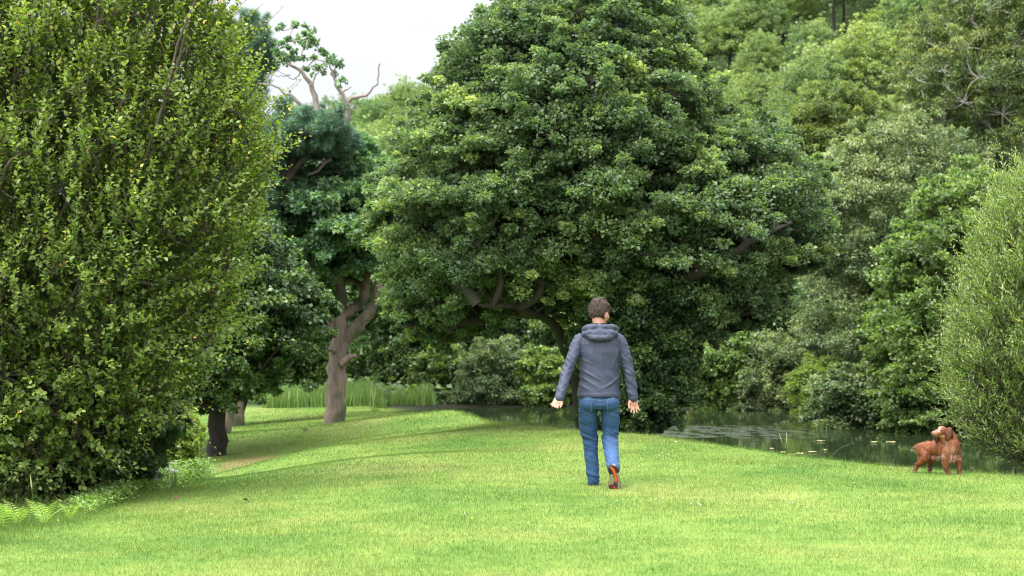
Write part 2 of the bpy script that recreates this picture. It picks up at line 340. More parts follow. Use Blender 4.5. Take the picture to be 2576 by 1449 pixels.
# a gust of wind ruffles one band across the pond, calm elsewhere
wv = wnoise(.8, .35, 1.6, 4)
yo = nt.nodes.new('ShaderNodeMath'); yo.operation = 'MULTIPLY_ADD'; yo.inputs[1].default_value = 5.0; nt.links.new(wv, yo.inputs[0]); nt.links.new(sp.outputs['Y'], yo.inputs[2])
r1 = nt.nodes.new('ShaderNodeMapRange'); r1.inputs['From Min'].default_value = 43.9; r1.inputs['From Max'].default_value = 45.2; nt.links.new(yo.outputs[0], r1.inputs['Value'])
r2 = nt.nodes.new('ShaderNodeMapRange'); r2.inputs['From Min'].default_value = 47.2; r2.inputs['From Max'].default_value = 49.3; r2.inputs['To Min'].default_value = 1; r2.inputs['To Max'].default_value = 0; nt.links.new(yo.outputs[0], r2.inputs['Value'])
gm = nt.nodes.new('ShaderNodeMath'); gm.operation = 'MULTIPLY'; nt.links.new(r1.outputs[0], gm.inputs[0]); nt.links.new(r2.outputs[0], gm.inputs[1])
r3 = nt.nodes.new('ShaderNodeMapRange'); r3.inputs['From Min'].default_value = 5.3; r3.inputs['From Max'].default_value = 7.5; r3.inputs['To Min'].default_value = 1; r3.inputs['To Max'].default_value = 0; nt.links.new(sp.outputs['X'], r3.inputs['Value'])
gm2 = nt.nodes.new('ShaderNodeMath'); gm2.operation = 'MULTIPLY'; nt.links.new(gm.outputs[0], gm2.inputs[0]); nt.links.new(r3.outputs[0], gm2.inputs[1])
stv = wnoise(1.0, 2.4, 1.3, 3); stm = nt.nodes.new('ShaderNodeMapRange'); stm.inputs['From Min'].default_value = .44; stm.inputs['From Max'].default_value = .54; nt.links.new(stv, stm.inputs['Value'])
gm3 = nt.nodes.new('ShaderNodeMath'); gm3.operation = 'MULTIPLY'; nt.links.new(gm2.outputs[0], gm3.inputs[0]); nt.links.new(stm.outputs[0], gm3.inputs[1]); gm2 = gm3
rip = wnoise(5.5, 1.0, 1.6, 3); calm = wnoise(1.1, 1.0, 1.8, 2)
ra = nt.nodes.new('ShaderNodeMath'); ra.operation = 'MULTIPLY'; nt.links.new(rip, ra.inputs[0]); nt.links.new(gm2.outputs[0], ra.inputs[1])
rb = nt.nodes.new('ShaderNodeMath'); rb.operation = 'MULTIPLY_ADD'; nt.links.new(calm, rb.inputs[0]); rb.inputs[1].default_value = .018
rs_ = nt.nodes.new('ShaderNodeMath'); rs_.operation = 'MULTIPLY'; rs_.inputs[1].default_value = .6; nt.links.new(ra.outputs[0], rs_.inputs[0]); nt.links.new(rs_.outputs[0], rb.inputs[2])
b = nt.nodes.new('ShaderNodeBump'); b.inputs['Strength'].default_value = 1; b.inputs['Distance'].default_value = .15
nt.links.new(rb.outputs[0], b.inputs['Height']); nt.links.new(b.outputs[0], p.inputs['Normal'])
nt.links.new(p.outputs[0], out.inputs[0]); M_WATER = m
bm = bmesh.new(); vv = [bm.verts.new((x, y, 0)) for x, y in POND]; f = bm.faces.new(vv); f.normal_update()
if f.normal.z < 0: f.normal_flip()
bmesh.ops.triangulate(bm, faces=bm.faces[:]); me = bpy.data.meshes.new('water'); bm.to_mesh(me); bm.free(); me.materials.append(M_WATER)
tag(add('water', me, loc=(0, 0, WATER_Z)), kind='structure')

# ------------------------------------------------------------------ crowns
def fill_lobes(poly, Y, thick, rr, gap=.62, tries=4000, seed=1, inset=.8, edge_small=True, clear=None):
    """lobes (x,y,z,r) packed into a rounded volume whose side view is poly (2576-px units) at distance Y"""
    rs = np.random.RandomState(seed)
    pw = np.array([[(px - 1288) / F * Y, CAM_H - (py - 800) / F * Y] for px, py in poly])
    lo, hi = pw.min(0), pw.max(0); q = rs.uniform(lo, hi, (tries, 2)); ok = inpoly(q[:, 0], q[:, 1], pw); q = q[ok]
    d = edist(q[:, 0], q[:, 1], pw); dm = max(d.max(), 1e-3)
    r = rs.uniform(rr[0], rr[1], len(q)); r = np.minimum(r, np.maximum(d / inset, rr[0] * .5)) if edge_small else r
    k = d > inset * rr[0] * .5; q, d, r = q[k], d[k], r[k]
    h = thick * np.sqrt(np.maximum(0, 1 - (1 - d / dm) ** 2)); y = Y + rs.uniform(-1, 1, len(q)) * np.maximum(h - r * .5, 0)
    out = []
    A = np.c_[q[:, 0], y, q[:, 1], r]
    keep = np.zeros((0, 4))
    for a in A:
        if len(keep) == 0 or (np.linalg.norm(keep[:, :3] - a[:3], axis=1) > gap * (keep[:, 3] + a[3])).all():
            keep = np.vstack([keep, a])
    if clear:
        for path, w_ in clear:
            pth = np.array(path); a_ = np.concatenate([np.linspace(p0, p1, 8) for p0, p1 in zip(pth[:-1], pth[1:])])
            dd = np.hypot(keep[:, None, 0] - a_[None, :, 0], keep[:, None, 2] - a_[None, :, 2]); j_ = dd.argmin(1)
            keep = keep[~((dd.min(1) < w_) & (keep[:, 1] < a_[j_, 1] + .1))]
    return keep

def limbs(tb, lobes, paths, r_leaf=.012, rs=R, maxr=.12, up=.25):
    """connect every lobe to the trunk paths or to a lobe nearer the trunk; radius grows with what it carries"""
    P = np.concatenate([np.asarray(p, float) for p in paths]); nP = len(P)
    c = lobes[:, :3]; dt = np.linalg.norm(c[:, None] - P[None], axis=2).min(1); order = np.argsort(dt)
    nodes = [p for p in P]; par = {}; idx = {}
    for o in order:
        N = np.array(nodes); d = np.linalg.norm(N - c[o], axis=1); dz = N[:, 2] - c[o][2]
        d = d + np.maximum(dz + .1, 0) * 1.5; d[:nP] *= .9
        k = int(np.argmin(d)); idx[o] = len(nodes); par[o] = k; nodes.append(c[o])
    inv = {v: k for k, v in idx.items()}; load = {o: 1. for o in order}
    for o in order[::-1]:
        k = par[o]
        if k in inv: load[inv[k]] += load[o]
    for o in order:
        r = min(r_leaf * math.sqrt(load[o]) * 1.5, maxr); a = nodes[par[o]]
        pts = curve(a, c[o], .18, 6, rs, sag=.06); tb.add(pts, np.linspace(r * 1.15, r * .8, 6), 5 if r < .04 else 7)

def crown_clumps(lobes, nsub, m, L, kind='diamond', aspect=.75, flat=.75, seed=3, tb=None, up=.7, spread=1.0, droop=.1, varbias=0., rsub=(.28, .46), twig_r=.006, sprays=.3):
    rs = np.random.RandomState(seed); K = len(lobes); c = lobes[:, :3]; r = lobes[:, 3]
    ns = np.maximum(4, (nsub * (r / r.mean()) ** 2).astype(int)); li = np.repeat(np.arange(K), ns)
    d = rdir(rs, len(li)); d[:, 2] = np.where(d[:, 2] < -.35, -d[:, 2], d[:, 2]); rad = rs.uniform(.4, 1.25, len(li)) ** .7
    sc = c[li] + d * (r[li] * rad)[:, None] * np.array([spread, spread, flat]); sr = r[li] * rs.uniform(rsub[0], rsub[1], len(li))
    subvar = rs.normal(0, .12, len(li)) + rs.normal(0, .13, K)[li]
    # loose outer sprays that break the outline
    ne = int(len(li) * sprays); le = rs.choice(len(li), ne); lk = li[le]; de = unit(d[le] + unit(c[lk] - c.mean(0)) * .6)
    sc = np.r_[sc, c[lk] + de * (r[lk] * rs.uniform(1.05, 1.65, ne))[:, None]]; sr = np.r_[sr, r[lk] * rs.uniform(.12, .24, ne)]; li = np.r_[li, lk]; subvar = np.r_[subvar, subvar[le] + .08]
    if tb is not None:
        for k in range(0, len(li)):
            if rs.rand() < .6: tb.add(curve(c[li[k]], sc[k], .2, 3, rs), [twig_r * 1.8, twig_r * 1.2, twig_r * .7], 3)
    si = np.repeat(np.arange(len(li)), m); dd = rdir(rs, len(si)); dd[:, 2] = dd[:, 2] * .8 + .1
    P = sc[si] + dd * (sr[si] * rs.uniform(.35, 1.12, len(si)))[:, None] * np.array([1.1, 1.1, .75])
    N = unit(np.array([0, 0, up]) + dd * .55 + rs.normal(0, .38, (len(si), 3)))
    D = unit(dd + rs.normal(0, .55, (len(si), 3)) - np.array([0, 0, droop]))
    Ls = L * rs.uniform(.5, 1.3, len(si))
    Vx, Fx, k = leaves(P, D, N, Ls, Ls * aspect, kind)
    v = np.clip(.45 + varbias + subvar[si] + rs.normal(0, .16, len(si)) + (dd[:, 2] * .12), 0, 1)
    return Vx, Fx, np.repeat(v, k)

def crown_twigs(lobes, ntw, nlv, L, kind='oval', aspect=.6, tl=.45, seed=4, tb=None, upb=.5, outb=1.0, ctr=None, ang=.9, tips=True, varbias=0., tr=.0035, yel=.0, sp=.9, zyel=0.):
    """leafy shoots: alternate leaves set along real twigs"""
    rs = np.random.RandomState(seed); K = len(lobes); c = lobes[:, :3]; r = lobes[:, 3]
    ns = np.maximum(3, (ntw * (r / r.mean()) ** 2).astype(int)); li = np.repeat(np.arange(K), ns); n = len(li)
    ctr = c.mean(0) if ctr is None else np.asarray(ctr)
    d0 = rdir(rs, n); s = c[li] + d0 * (r[li] * rs.uniform(.15, sp, n))[:, None]
    out = unit(s - ctr); T = unit(d0 * .7 + out * outb + np.array([0, 0, upb]) + rs.normal(0, .3, (n, 3)))
    Ln = tl * rs.uniform(.5, 1.2, n) * np.where(rs.rand(n) < .10, 1.7, 1); bend = rs.normal(0, .12, (n, 3)) - np.array([0, 0, .06])
    t = (np.arange(nlv) + .5) / nlv; t = .12 + .88 * t
    tt = np.tile(t, n); ti = np.repeat(np.arange(n), nlv)
    P = s[ti] + T[ti] * (Ln[ti] * tt)[:, None] + bend[ti] * (Ln[ti] * tt ** 2)[:, None]
    side = unit(np.cross(T, rdir(rs, n))); side2 = np.cross(T, side)
    ph = (np.arange(nlv) * 2.4)[None].repeat(n, 0).ravel() + rs.uniform(0, .6, n * nlv)
    sd_ = side[ti] * np.cos(ph)[:, None] + side2[ti] * np.sin(ph)[:, None]
    D = unit(T[ti] * math.cos(ang) + sd_ * math.sin(ang) + rs.normal(0, .2, (n * nlv, 3)))
    N = unit(np.array([0, 0, .8]) + T[ti] * .5 + rs.normal(0, .35, (n * nlv, 3)))
    Ls = L * rs.uniform(.6, 1.2, n * nlv) * (1.1 - .5 * tt ** 2)
    Vx, Fx, k = leaves(P, D, N, Ls, Ls * aspect, kind)
    tv = rs.normal(0, .1, n)
    v = .42 + varbias + tv[ti] + zyel * (P[:, 2] - 2.0) + rs.normal(0, .13, n * nlv) + yel * (tt - .45) + (rs.rand(n * nlv) < .012) * .5
    if tb is not None:
        e = s + T * Ln[:, None] + bend * Ln[:, None]; mid = s + T * (Ln * .5)[:, None] + bend * (Ln * .25)[:, None]
        for k2 in range(n):
            tb.add([s[k2], mid[k2], e[k2]], [tr, tr * .8, tr * .5], 3)
            if rs.rand() < .3: tb.add(curve(c[li[k2]], s[k2], .15, 3, rs), [tr * 2.2, tr * 1.6, tr], 3)
    return Vx, Fx, np.clip(np.repeat(v, k), 0, 1)

def finish_tree(name, label, cat, base, tb, bark, crown, leafm, group=None, extra_crowns=()):
    root = empty(name, base, label, cat, group)
    if tb is not None: add('trunk', tb.mesh('trunk', bark, base), root)
    V, Fx, v = crown; add('crown', mesh_np('crown', V - np.asarray(base), Fx, leafm, var=v), root)
    return root

def px_tree(name, label, cat, poly, Y, thick, rr, leafm, L, trunk_px=None, bark=BARK_DARK, kind='diamond', nsub=9, m=40, seed=1, group=None,
            gap=.6, trunk_r=.14, flat=.75, aspect=.75, up=.7, droop=.1, varbias=0., tries=4000, style='clump', paths=None, maxr=.1, fine=.7, clear=None, **kw):
    lob = fill_lobes(poly, Y, thick, rr, gap, tries, seed, clear=clear); cx = np.mean([p[0] for p in poly])
    tp = trunk_px if trunk_px else (cx,)
    base = on_ground(tp[0], Y); top = lob[np.argmax(lob[:, 2])][:3]; cen = lob[:, :3].mean(0)
    rs = np.random.RandomState(seed + 50); tb = Tubes()
    if paths is None:
        b = base.copy(); b[2] -= .25; hi = cen * .5 + top * .5; hi[1] = Y
        pts = curve(b, hi, .05, 9, rs); tb.add(pts, np.r_[trunk_r * 1.5, trunk_r * 1.1, np.linspace(trunk_r, trunk_r * .3, 7)], 8, .06); paths = [pts[2:]]
    else:
        pp = []
        for pts, r0, r1 in paths:
            n = len(pts) * 4; pts = np.array(pts); t = np.linspace(0, len(pts) - 1, n); q = np.stack([np.interp(t, np.arange(len(pts)), pts[:, k]) for k in range(3)], 1)
            q[1:-1] = (q[:-2] + q[1:-1] * 2 + q[2:]) / 4; q[2:-1] += rs.normal(0, .02, (n - 3, 3)); tb.add(q, np.linspace(r0, r1, n), 10, .06); pp.append(q[n // 4:])
        paths = pp
    limbs(tb, lob, paths, rs=rs, maxr=maxr)
    if style == 'clump': L *= fine; m = int(m * 1.0 / fine ** 1.7)
    if style == 'clump': cr = crown_clumps(lob, nsub, m, L, kind, aspect, flat, seed, tb, up, varbias=varbias, droop=droop, **kw)
    else: cr = crown_twigs(lob, nsub, m, L, kind, aspect, seed=seed, tb=tb, varbias=varbias, **kw)
    return finish_tree(name, label, cat, base, tb, bark, cr, leafm, group), lob


# ---- big alder in the middle, standing at the water's edge
alder_poly = [(925,465),(1010,330),(1075,220),(1110,120),(1200,75),(1270,-40),(1420,-130),(1620,-100),(1690,0),(1760,120),(1800,230),(1870,300),(1990,330),(2060,440),(2085,560),(2080,660),
              (1990,700),(2000,780),(1900,830),(1800,870),(1660,850),(1560,870),(1440,790),(1260,800),(1160,850),(1080,880),(990,850),(960,760),(985,680),(940,600),(905,520)]
YA = 30.5
def wp(px, py, Y): return at(px, py, Y)
ab = on_ground(1545, YA); ab[2] -= .3
alder_poly = [(1497 + (x - 1497) * .96, y + (30 if y < 700 else 0)) for x, y in alder_poly]
px_tree('alder_tree', 'huge round dark green alder spreading over the pond bank behind the walking man', 'tree', alder_poly, YA, 3.1, (.24, .60), M_ALDER, .088,
        trunk_px=(1545,), nsub=11, m=50, seed=21, gap=.55, tries=14000, fine=.62, clear=[([wp(1640,700,YA-2.2), wp(1760,680,YA-2.4), wp(1900,600,YA-2.4), wp(1990,560,YA-2.2)], .2), ([wp(1600,480,YA-1.8), wp(1640,400,YA-2.2), wp(1700,270,YA-2.2)], .16)], flat=.85, aspect=.85, maxr=.07, varbias=-.02,
        paths=[([wp(1480,1150,YA), wp(1440,900,YA), wp(1380,800,YA-.6), wp(1300,775,YA-1.7), wp(1200,765,YA-2.2)], .12, .02), ([wp(1560,1150,YA), wp(1590,850,YA), wp(1640,740,YA-.6), wp(1760,685,YA-2.2), wp(1900,605,YA-2.4), wp(1990,560,YA-2.2)], .17, .025),
               ([wp(1520,1150,YA), wp(1500,850,YA+.3), wp(1470,550,YA), wp(1450,300,YA), wp(1440,100,YA)], .17, .03), ([wp(1590,850,YA), wp(1560,600,YA+.5), wp(1620,440,YA-1.8), wp(1660,350,YA-2.2), wp(1700,250,YA-2.2)], .1, .02)])
px_tree('ivy_shrub', 'dark ivy-like shrub hanging over the water below the big alder', 'shrub',
        [(1425,850),(1480,800),(1600,800),(1710,830),(1750,920),(1740,1010),(1705,1060),(1650,1095),(1570,1105),(1480,1100),(1470,960)], 29.6, .9, (.16, .3), M_DARK, .075, nsub=10, m=34, seed=5, tries=2500, trunk_r=.04, varbias=.1, aspect=.85)

# ---- large sallow on the left
lb = [(-260,-160),(560,-160),(565,20),(590,120),(620,240),(650,330),(665,410),(645,480),(650,560),(620,620),(600,700),(580,780),(560,860),(510,930),(430,990),(350,1080),(250,1170),(120,1235),(-260,1265)]
px_tree('sallow_tree', 'broad leafy sallow with yellowing leaf tips filling the left side', 'tree', lb, 19.5, 1.35, (.26, .5), M_HAZEL, .064, trunk_px=(20,), bark=BARK_TWIG,
        style='twigs', kind='oval', nsub=25, m=12, aspect=.62, tl=.46, yel=.26, zyel=.035, seed=31, gap=.52, tries=9000, upb=.75, maxr=.018, ctr=(-4.6, 20.0, 1.0), varbias=-.03,
        paths=[([wp(a,1330,19.6), wp(a+b1*.3,900,19.6), wp(a+b1*.65,500,19.6+dy), wp(a+b1,tp,19.6+dy)], r0, .012) for a,b1,tp,dy,r0 in
               [(-20,60,0,.3,.05),(20,220,-60,-.3,.055),(60,400,120,.2,.05),(40,520,330,-.2,.05),(60,440,650,-.5,.04),(-60,-60,-100,.3,.05)] + [(R.uniform(-60,60), R.uniform(-30,520), R.uniform(-120,420), R.uniform(-1.05,-.2), .009) for _ in range(26)] + [(0,140,60,-.5,.045),(30,330,-40,.5,.045),(-40,10,300,-.6,.04)]])
px_tree('maple_bush', 'dark low bush with lobed leaves at the foot of the big left sallow', 'shrub',
        [(-150,860),(200,900),(400,950),(440,1040),(425,1130),(380,1190),(270,1265),(120,1305),(-150,1320)], 20.7, 1.1, (.18, .34), M_DARK, .08, nsub=9, m=26, kind='maple', aspect=.95, seed=41, tries=3000, trunk_r=.04, up=.5, varbias=-.05)
px_tree('yellow_shrub', 'small sunlit yellow-green sprigs poking out past the left bush', 'shrub',
        [(430,1020),(480,1040),(500,1120),(480,1175),(420,1180),(400,1090)], 23.5, .35, (.09, .16), M_YELLOW, .06, nsub=8, m=12, seed=43, tries=600, trunk_r=.015, kind='oval')

# ---- dark tree in the hollow
px_tree('dark_tree', 'dark low-crowned tree with a short black trunk in the grassy hollow', 'tree',
        [(300,500),(620,480),(680,620),(760,700),(835,760),(830,800),(790,880),(740,930),(690,950),(660,1010),(600,1030),(520,1045),(440,1030),(300,1000)], 35.8, 2.3, (.4, .75), M_DARK, .11, trunk_px=(543,), nsub=10, m=42, seed=51, gap=.55, varbias=.08,
        trunk_r=.19, paths=[([wp(543,1185,36), wp(543,1150,36), wp(544,1090,36), wp(546,1000,36), wp(552,800,36), wp(560,600,36)], .22, .09)], aspect=.8)
# ---- oak / pine group
YO = 41
oakp = [([wp(845,1100,YO), wp(845,1080,YO), wp(842,1000,YO), wp(850,900,YO), wp(856,830,YO)], .235, .18), ([wp(853,840,YO), wp(852,740,YO), wp(838,600,YO), wp(830,470,YO), wp(842,420,YO), wp(866,330,YO)], .19, .06),
        ([wp(870,850,YO), wp(920,800,YO-.2), wp(950,740,YO-.4), wp(960,640,YO-.4), wp(985,560,YO)], .15, .05), ([wp(860,800,YO), wp(915,760,YO), wp(925,680,YO), wp(960,620,YO)], .12, .05), ([wp(850,830,YO), wp(805,810,YO-.3), wp(775,780,YO-.3)], .09, .05)]
r, _ = px_tree('oak_tree', 'old oak with thick pale grey-brown trunk forking above the grass rise', 'tree',
        [(700,470),(800,430),(920,400),(975,480),(1010,560),(1020,650),(960,720),(890,690),(840,740),(780,790),(700,740),(680,600)], YO + .5, 2.3, (.28, .62), M_OAK, .13, trunk_px=(845,), bark=BARK_GREY, nsub=9, m=34, seed=61, gap=.62, clear=[([wp(842,420,YO), wp(838,600,YO), wp(853,700,YO), wp(853,840,YO)], .12), ([wp(870,850,YO), wp(950,740,YO-.4), wp(962,660,YO-.4)], .16)], paths=oakp, flat=.5, varbias=.05, maxr=.06)
# burrs and shoots on the trunk, foliage tuft at the dead top, bleached dead limbs
ro = np.array(r.location)
tb = Tubes()
for a, b in (((845, 875), (890, 905)), ((850, 860), (822, 905))):
    pass
tb.add([wp(862,915,YO-.15), wp(880,898,YO-.25), wp(893,896,YO-.3), wp(896,899,YO-.3)], [.09, .07, .05, .02], 8, .1)
tb.add([wp(840,880,YO-.2), wp(832,878,YO-.3), wp(826,882,YO-.34)], [.08, .07, .02], 8, .15)
add('burr', tb.mesh('burr', BARK_GREY, ro), r)
dead = [[(800,305),(797,262),(783,215),(757,178),(722,158)], [(868,325),(876,290),(872,255),(850,225),(842,200)], [(872,255),(895,245),(925,240),(950,205),(955,160)], [(860,232),(885,218)], [(757,265),(735,240),(715,235),(690,215),(652,210)],
        [(735,240),(720,270)], [(783,215),(795,190),(815,175)], [(730,190),(700,192),(665,188)], [(842,200),(830,170),(825,150)], [(757,178),(740,200),(700,178)]]
for k, path in enumerate(dead):
    tb = Tubes(); pts = np.array([wp(x, y, YO + .1 * math.sin(k * 2 + q)) for q, (x, y) in enumerate(path)]); t = np.linspace(0, len(pts) - 1, len(pts) * 3)
    q = np.stack([np.interp(t, np.arange(len(pts)), pts[:, c]) for c in range(3)], 1); q[1:-1] += R.normal(0, .012, (len(q) - 2, 3))
    r0 = [.075, .07, .042, .022, .04, .016, .024, .012, .028, .016][k]; tb.add(q, np.linspace(r0, r0 * .35, len(q)), 7, .08)
    add('dead_branch', tb.mesh('dead_branch', BARK_DEAD, ro), r)
for path, r0 in (([(835,400),(815,410),(800,430),(775,440)], .05), ([(820,405),(800,402),(770,412),(745,408)], .03), ([(1012,632),(985,633),(972,630)], .03)):
    tb = Tubes(); tb.add([wp(x, y, YO - .8) for x, y in path], np.linspace(r0, r0 * .4, len(path)), 6, .1); add('dead_branch', tb.mesh('dead_branch', BARK_DEAD, ro), r)
def bough(root, name, poly, Y, thick, rr, mat, L, **kw):
    lob = fill_lobes(poly, Y, thick, rr, kw.pop('gap', .6), kw.pop('tries', 2500), kw.get('seed', 1))
    V, Fx, v = crown_clumps(lob, kw.pop('nsub', 9), kw.pop('m', 34), L, **kw); o = np.array(root.location)
    return add(name, mesh_np(name, V - o, Fx, mat, var=v), root)
rs_t = np.random.RandomState(62); pt = [(715,75),(735,70),(770,62),(778,82),(722,96),(748,102),(768,96),(704,116),(722,128),(744,132),(764,120),(786,112),(802,124),(710,150),(736,158),(762,150),(790,148),(816,138),(828,158),(846,165),(802,170),(838,188),(770,172),(695,140),(855,205)]
lob_t = np.array([np.r_[wp(a_ + rs_t.uniform(-5, 5), b_ + rs_t.uniform(-5, 5), YO + rs_t.uniform(-.5, .5)), rs_t.uniform(.06, .12)] for a_, b_ in pt]); tb = Tubes()
V, Fx, v = crown_clumps(lob_t, 5, 14, .065, 'diamond', .8, .7, 63, tb, sprays=.6); add('top_foliage', mesh_np('top_foliage', V - ro, Fx, M_OAK, var=v), r)
for k in range(1, len(lob_t)):
    d_ = np.linalg.norm(lob_t[:k, :3] - lob_t[k, :3], axis=1); tb.add(curve(lob_t[int(d_.argmin()), :3], lob_t[k, :3], .2, 4), [.014, .012, .01, .007], 4)
add('twigs', tb.mesh('twigs', BARK_DEAD, ro), r)
px_tree('pine_tree', 'blue-green pine with layered needle boughs behind the forked oak', 'tree',
        [(670,320),(760,275),(860,310),(895,370),(880,400),(800,405),(740,400),(700,450),(700,560),(640,600),(610,440)], 40, 1.2, (.26, .48), M_PINE, .17, trunk_px=(548,), bark=BARK_GREY, kind='tuft', nsub=11, m=30, seed=71, flat=.4, aspect=.8, gap=.55, varbias=.05, up=.9)
px_tree('pine_tree', 'tall dark pine top standing against the sky left of the bare branches', 'tree',
        [(560,70),(640,45),(665,90),(690,170),(650,190),(640,300),(600,420),(660,620),(560,700),(500,400),(520,150)], 46, 1.4, (.3, .55), M_PINE, .18, trunk_px=(585,), trunk_r=.2, bark=BARK_GREY, kind='tuft', nsub=11, m=30, seed=72, flat=.5, aspect=.8, gap=.55, varbias=-.15, up=.9)

# ---- trees and shrubs round the pond: name, label, cat, poly, Y, thick, rr, mat, L, kind, bark, kwargs
specs = [
 ('broadleaf_tree', 'dark green tree filling the gap left of the old oak trunk', 'tree', [(560,700),(700,560),(860,700),(850,900),(820,980),(620,985)], 47, 1.6, (.45,.8), M_DARK, .14, 'diamond', dict(varbias=.2, trunk_px=(585,))),
 ('broadleaf_tree', 'tall green tree rising straight behind the forked oak', 'tree', [(620,480),(760,390),(900,340),(1010,420),(1080,700),(900,880),(700,800)], 55, 2, (.6,1.1), M_OAK, .17, 'diamond', dict(varbias=.15)),
 ('broadleaf_tree', 'dark rounded tree right of the oak trunk behind the reeds', 'tree', [(860,760),(960,700),(1060,740),(1100,860),(1060,985),(860,985)], 62, 2.4, (.6,1.0), M_DARK, .16, 'diamond', dict(varbias=.25)),
 ('broadleaf_tree', 'dark tree seen through the gap under the alder crown', 'tree', [(1060,680),(1400,700),(1440,860),(1380,960),(1120,960),(1040,880)], 66, 2.4, (.6,1.1), M_DARK, .17, 'diamond', dict(varbias=.15)),
 ('rhododendron', 'glossy mid green shrub behind the right reed clump', 'shrub', [(1060,905),(1110,880),(1180,900),(1190,1000),(1150,1030),(1050,1028)], 58.5, 1.2, (.3,.55), M_BRIGHT, .14, 'diamond', dict(varbias=-.12)),
 ('willow_shrub', 'grey-green feathery willow shrub at the far waterline left of the man', 'shrub', [(1140,990),(1170,920),(1210,868),(1270,850),(1320,900),(1335,980),(1320,1026),(1150,1028)], 57.5, 1.6, (.28,.5), M_WILLOW, .14, 'narrow', dict(aspect=.35, varbias=-.1, up=.4)),
 ('bright_shrub', 'light yellow-green shrub at the far waterline beside the man\'s left hand', 'shrub', [(1300,930),(1350,885),(1420,900),(1440,980),(1400,1020),(1330,1022)], 56.8, 1.0, (.25,.45), M_BRIGHT, .14, 'diamond', dict(varbias=.15)),
 ('broadleaf_tree', 'mid green tree behind the man beneath the alder boughs', 'tree', [(1340,760),(1560,700),(1720,780),(1740,1000),(1560,1027),(1380,1000)], 58.5, 1.8, (.5,.9), M_DARK, .15, 'diamond', dict(varbias=.3)),
 ('broadleaf_shrub', 'rounded leafy green shrub touching the pond just right of the alder', 'shrub', [(1730,900),(1790,845),(1860,830),(1900,880),(1900,1000),(1860,1032),(1745,1032)], 55.5, 1.5, (.35,.65), M_BRIGHT, .14, 'diamond', dict(varbias=-.05)),
 ('pale_willow', 'pale olive domed willow above the far shore of the pond', 'shrub', [(1840,930),(1870,880),(1930,850),(2000,865),(2030,950),(2020,1030),(1870,1034)], 54.8, 1.5, (.3,.55), M_WILLOW, .13, 'narrow', dict(aspect=.4, varbias=.02, up=.4)),
 ('broadleaf_tree', 'deep green tree rising behind the pale domed willow', 'tree', [(1760,760),(1880,690),(2020,700),(2080,820),(2060,960),(1900,980),(1760,900)], 60, 2, (.5,.9), M_OAK, .16, 'diamond', dict(varbias=.2)),
 ('yellow_green_shrub', 'yellow-green shrub at the corner of the far shore', 'shrub', [(1990,960),(2040,915),(2130,920),(2140,1000),(2100,1040),(2000,1040)], 52.6, 1.0, (.3,.5), M_YELLOW, .12, 'narrow', dict(aspect=.4, varbias=-.25)),
 ('olive_tree_crown', 'pale olive tree crown in front of the wooded hill', 'tree', [(1975,380),(2010,250),(2080,215),(2170,240),(2230,330),(2200,480),(2050,520)], 66, 2.2, (.5,.9), M_OLIVE, .16, 'narrow', dict(aspect=.45, varbias=.1)),
 ('grey_willow_tree', 'large silvery grey-green willow leaning over the pond', 'tree', [(2010,560),(2060,420),(2150,330),(2260,310),(2400,340),(2480,420),(2500,560),(2420,760),(2360,900),(2260,960),(2080,980),(2010,860),(2040,700)], 54, 2.6, (.5,.9), M_WILLOW, .14, 'narrow', dict(aspect=.4, varbias=0, up=.4, m=46, droop=.5)),
 ('overhanging_shrub', 'shrub with mixed grey and green leaves hanging onto the water', 'shrub', [(2040,1020),(2060,960),(2120,930),(2220,920),(2290,980),(2290,1080),(2180,1086),(2060,1082)], 46, 1.3, (.25,.5), M_WILLOW, .11, 'diamond', dict(varbias=-.18)),
 ('glossy_shrub', 'dark glossy shrub on the bank directly behind the dog', 'shrub', [(2220,960),(2330,900),(2460,920),(2500,1040),(2440,1095),(2240,1088)], 43.6, 1.2, (.3,.5), M_BRIGHT, .12, 'diamond', dict(varbias=-.15)),
 ('green_tree', 'vivid green dense tree on the right bank of the pond', 'tree', [(2195,790),(2230,660),(2270,540),(2330,480),(2420,440),(2520,450),(2640,560),(2640,1000),(2400,1060),(2250,1000),(2200,900)], 44.6, 2.2, (.4,.75), M_BRIGHT, .13, 'diamond', dict(varbias=0, m=44)),
 ('birch_tree', 'tall olive birch with drooping twigs in the top right corner', 'tree', [(2260,180),(2330,20),(2400,-120),(2720,-160),(2760,300),(2700,480),(2520,500),(2400,470),(2330,400),(2290,300)], 58, 2.8, (.5,.95), M_OLIVE, .13, 'narrow', dict(aspect=.5, varbias=0, m=40, droop=.8, up=.3)),
 ('golden_tree', 'golden yellow-green crown tucked below the tall birch', 'tree', [(2300,300),(2340,275),(2400,290),(2420,350),(2360,400),(2300,380)], 62, 1.2, (.35,.6), M_YELLOW, .15, 'narrow', dict(aspect=.5)),
]
for k, (nm, lab, cat, poly, Y, th, rr, mat, L, kind, kw) in enumerate(specs):
    poly = [(a_, b_ + (26 if b_ > 1015 else 0)) for a_, b_ in poly]
    kw = dict(kw); kw.setdefault('m', 36)
    px_tree(nm, lab, cat, poly, Y, th, rr, mat, L, kind=kind, seed=100 + k, gap=.56, bark=BARK_BIRCH if nm == 'birch_tree' else BARK_DARK, nsub=9, trunk_r=.12, **kw)

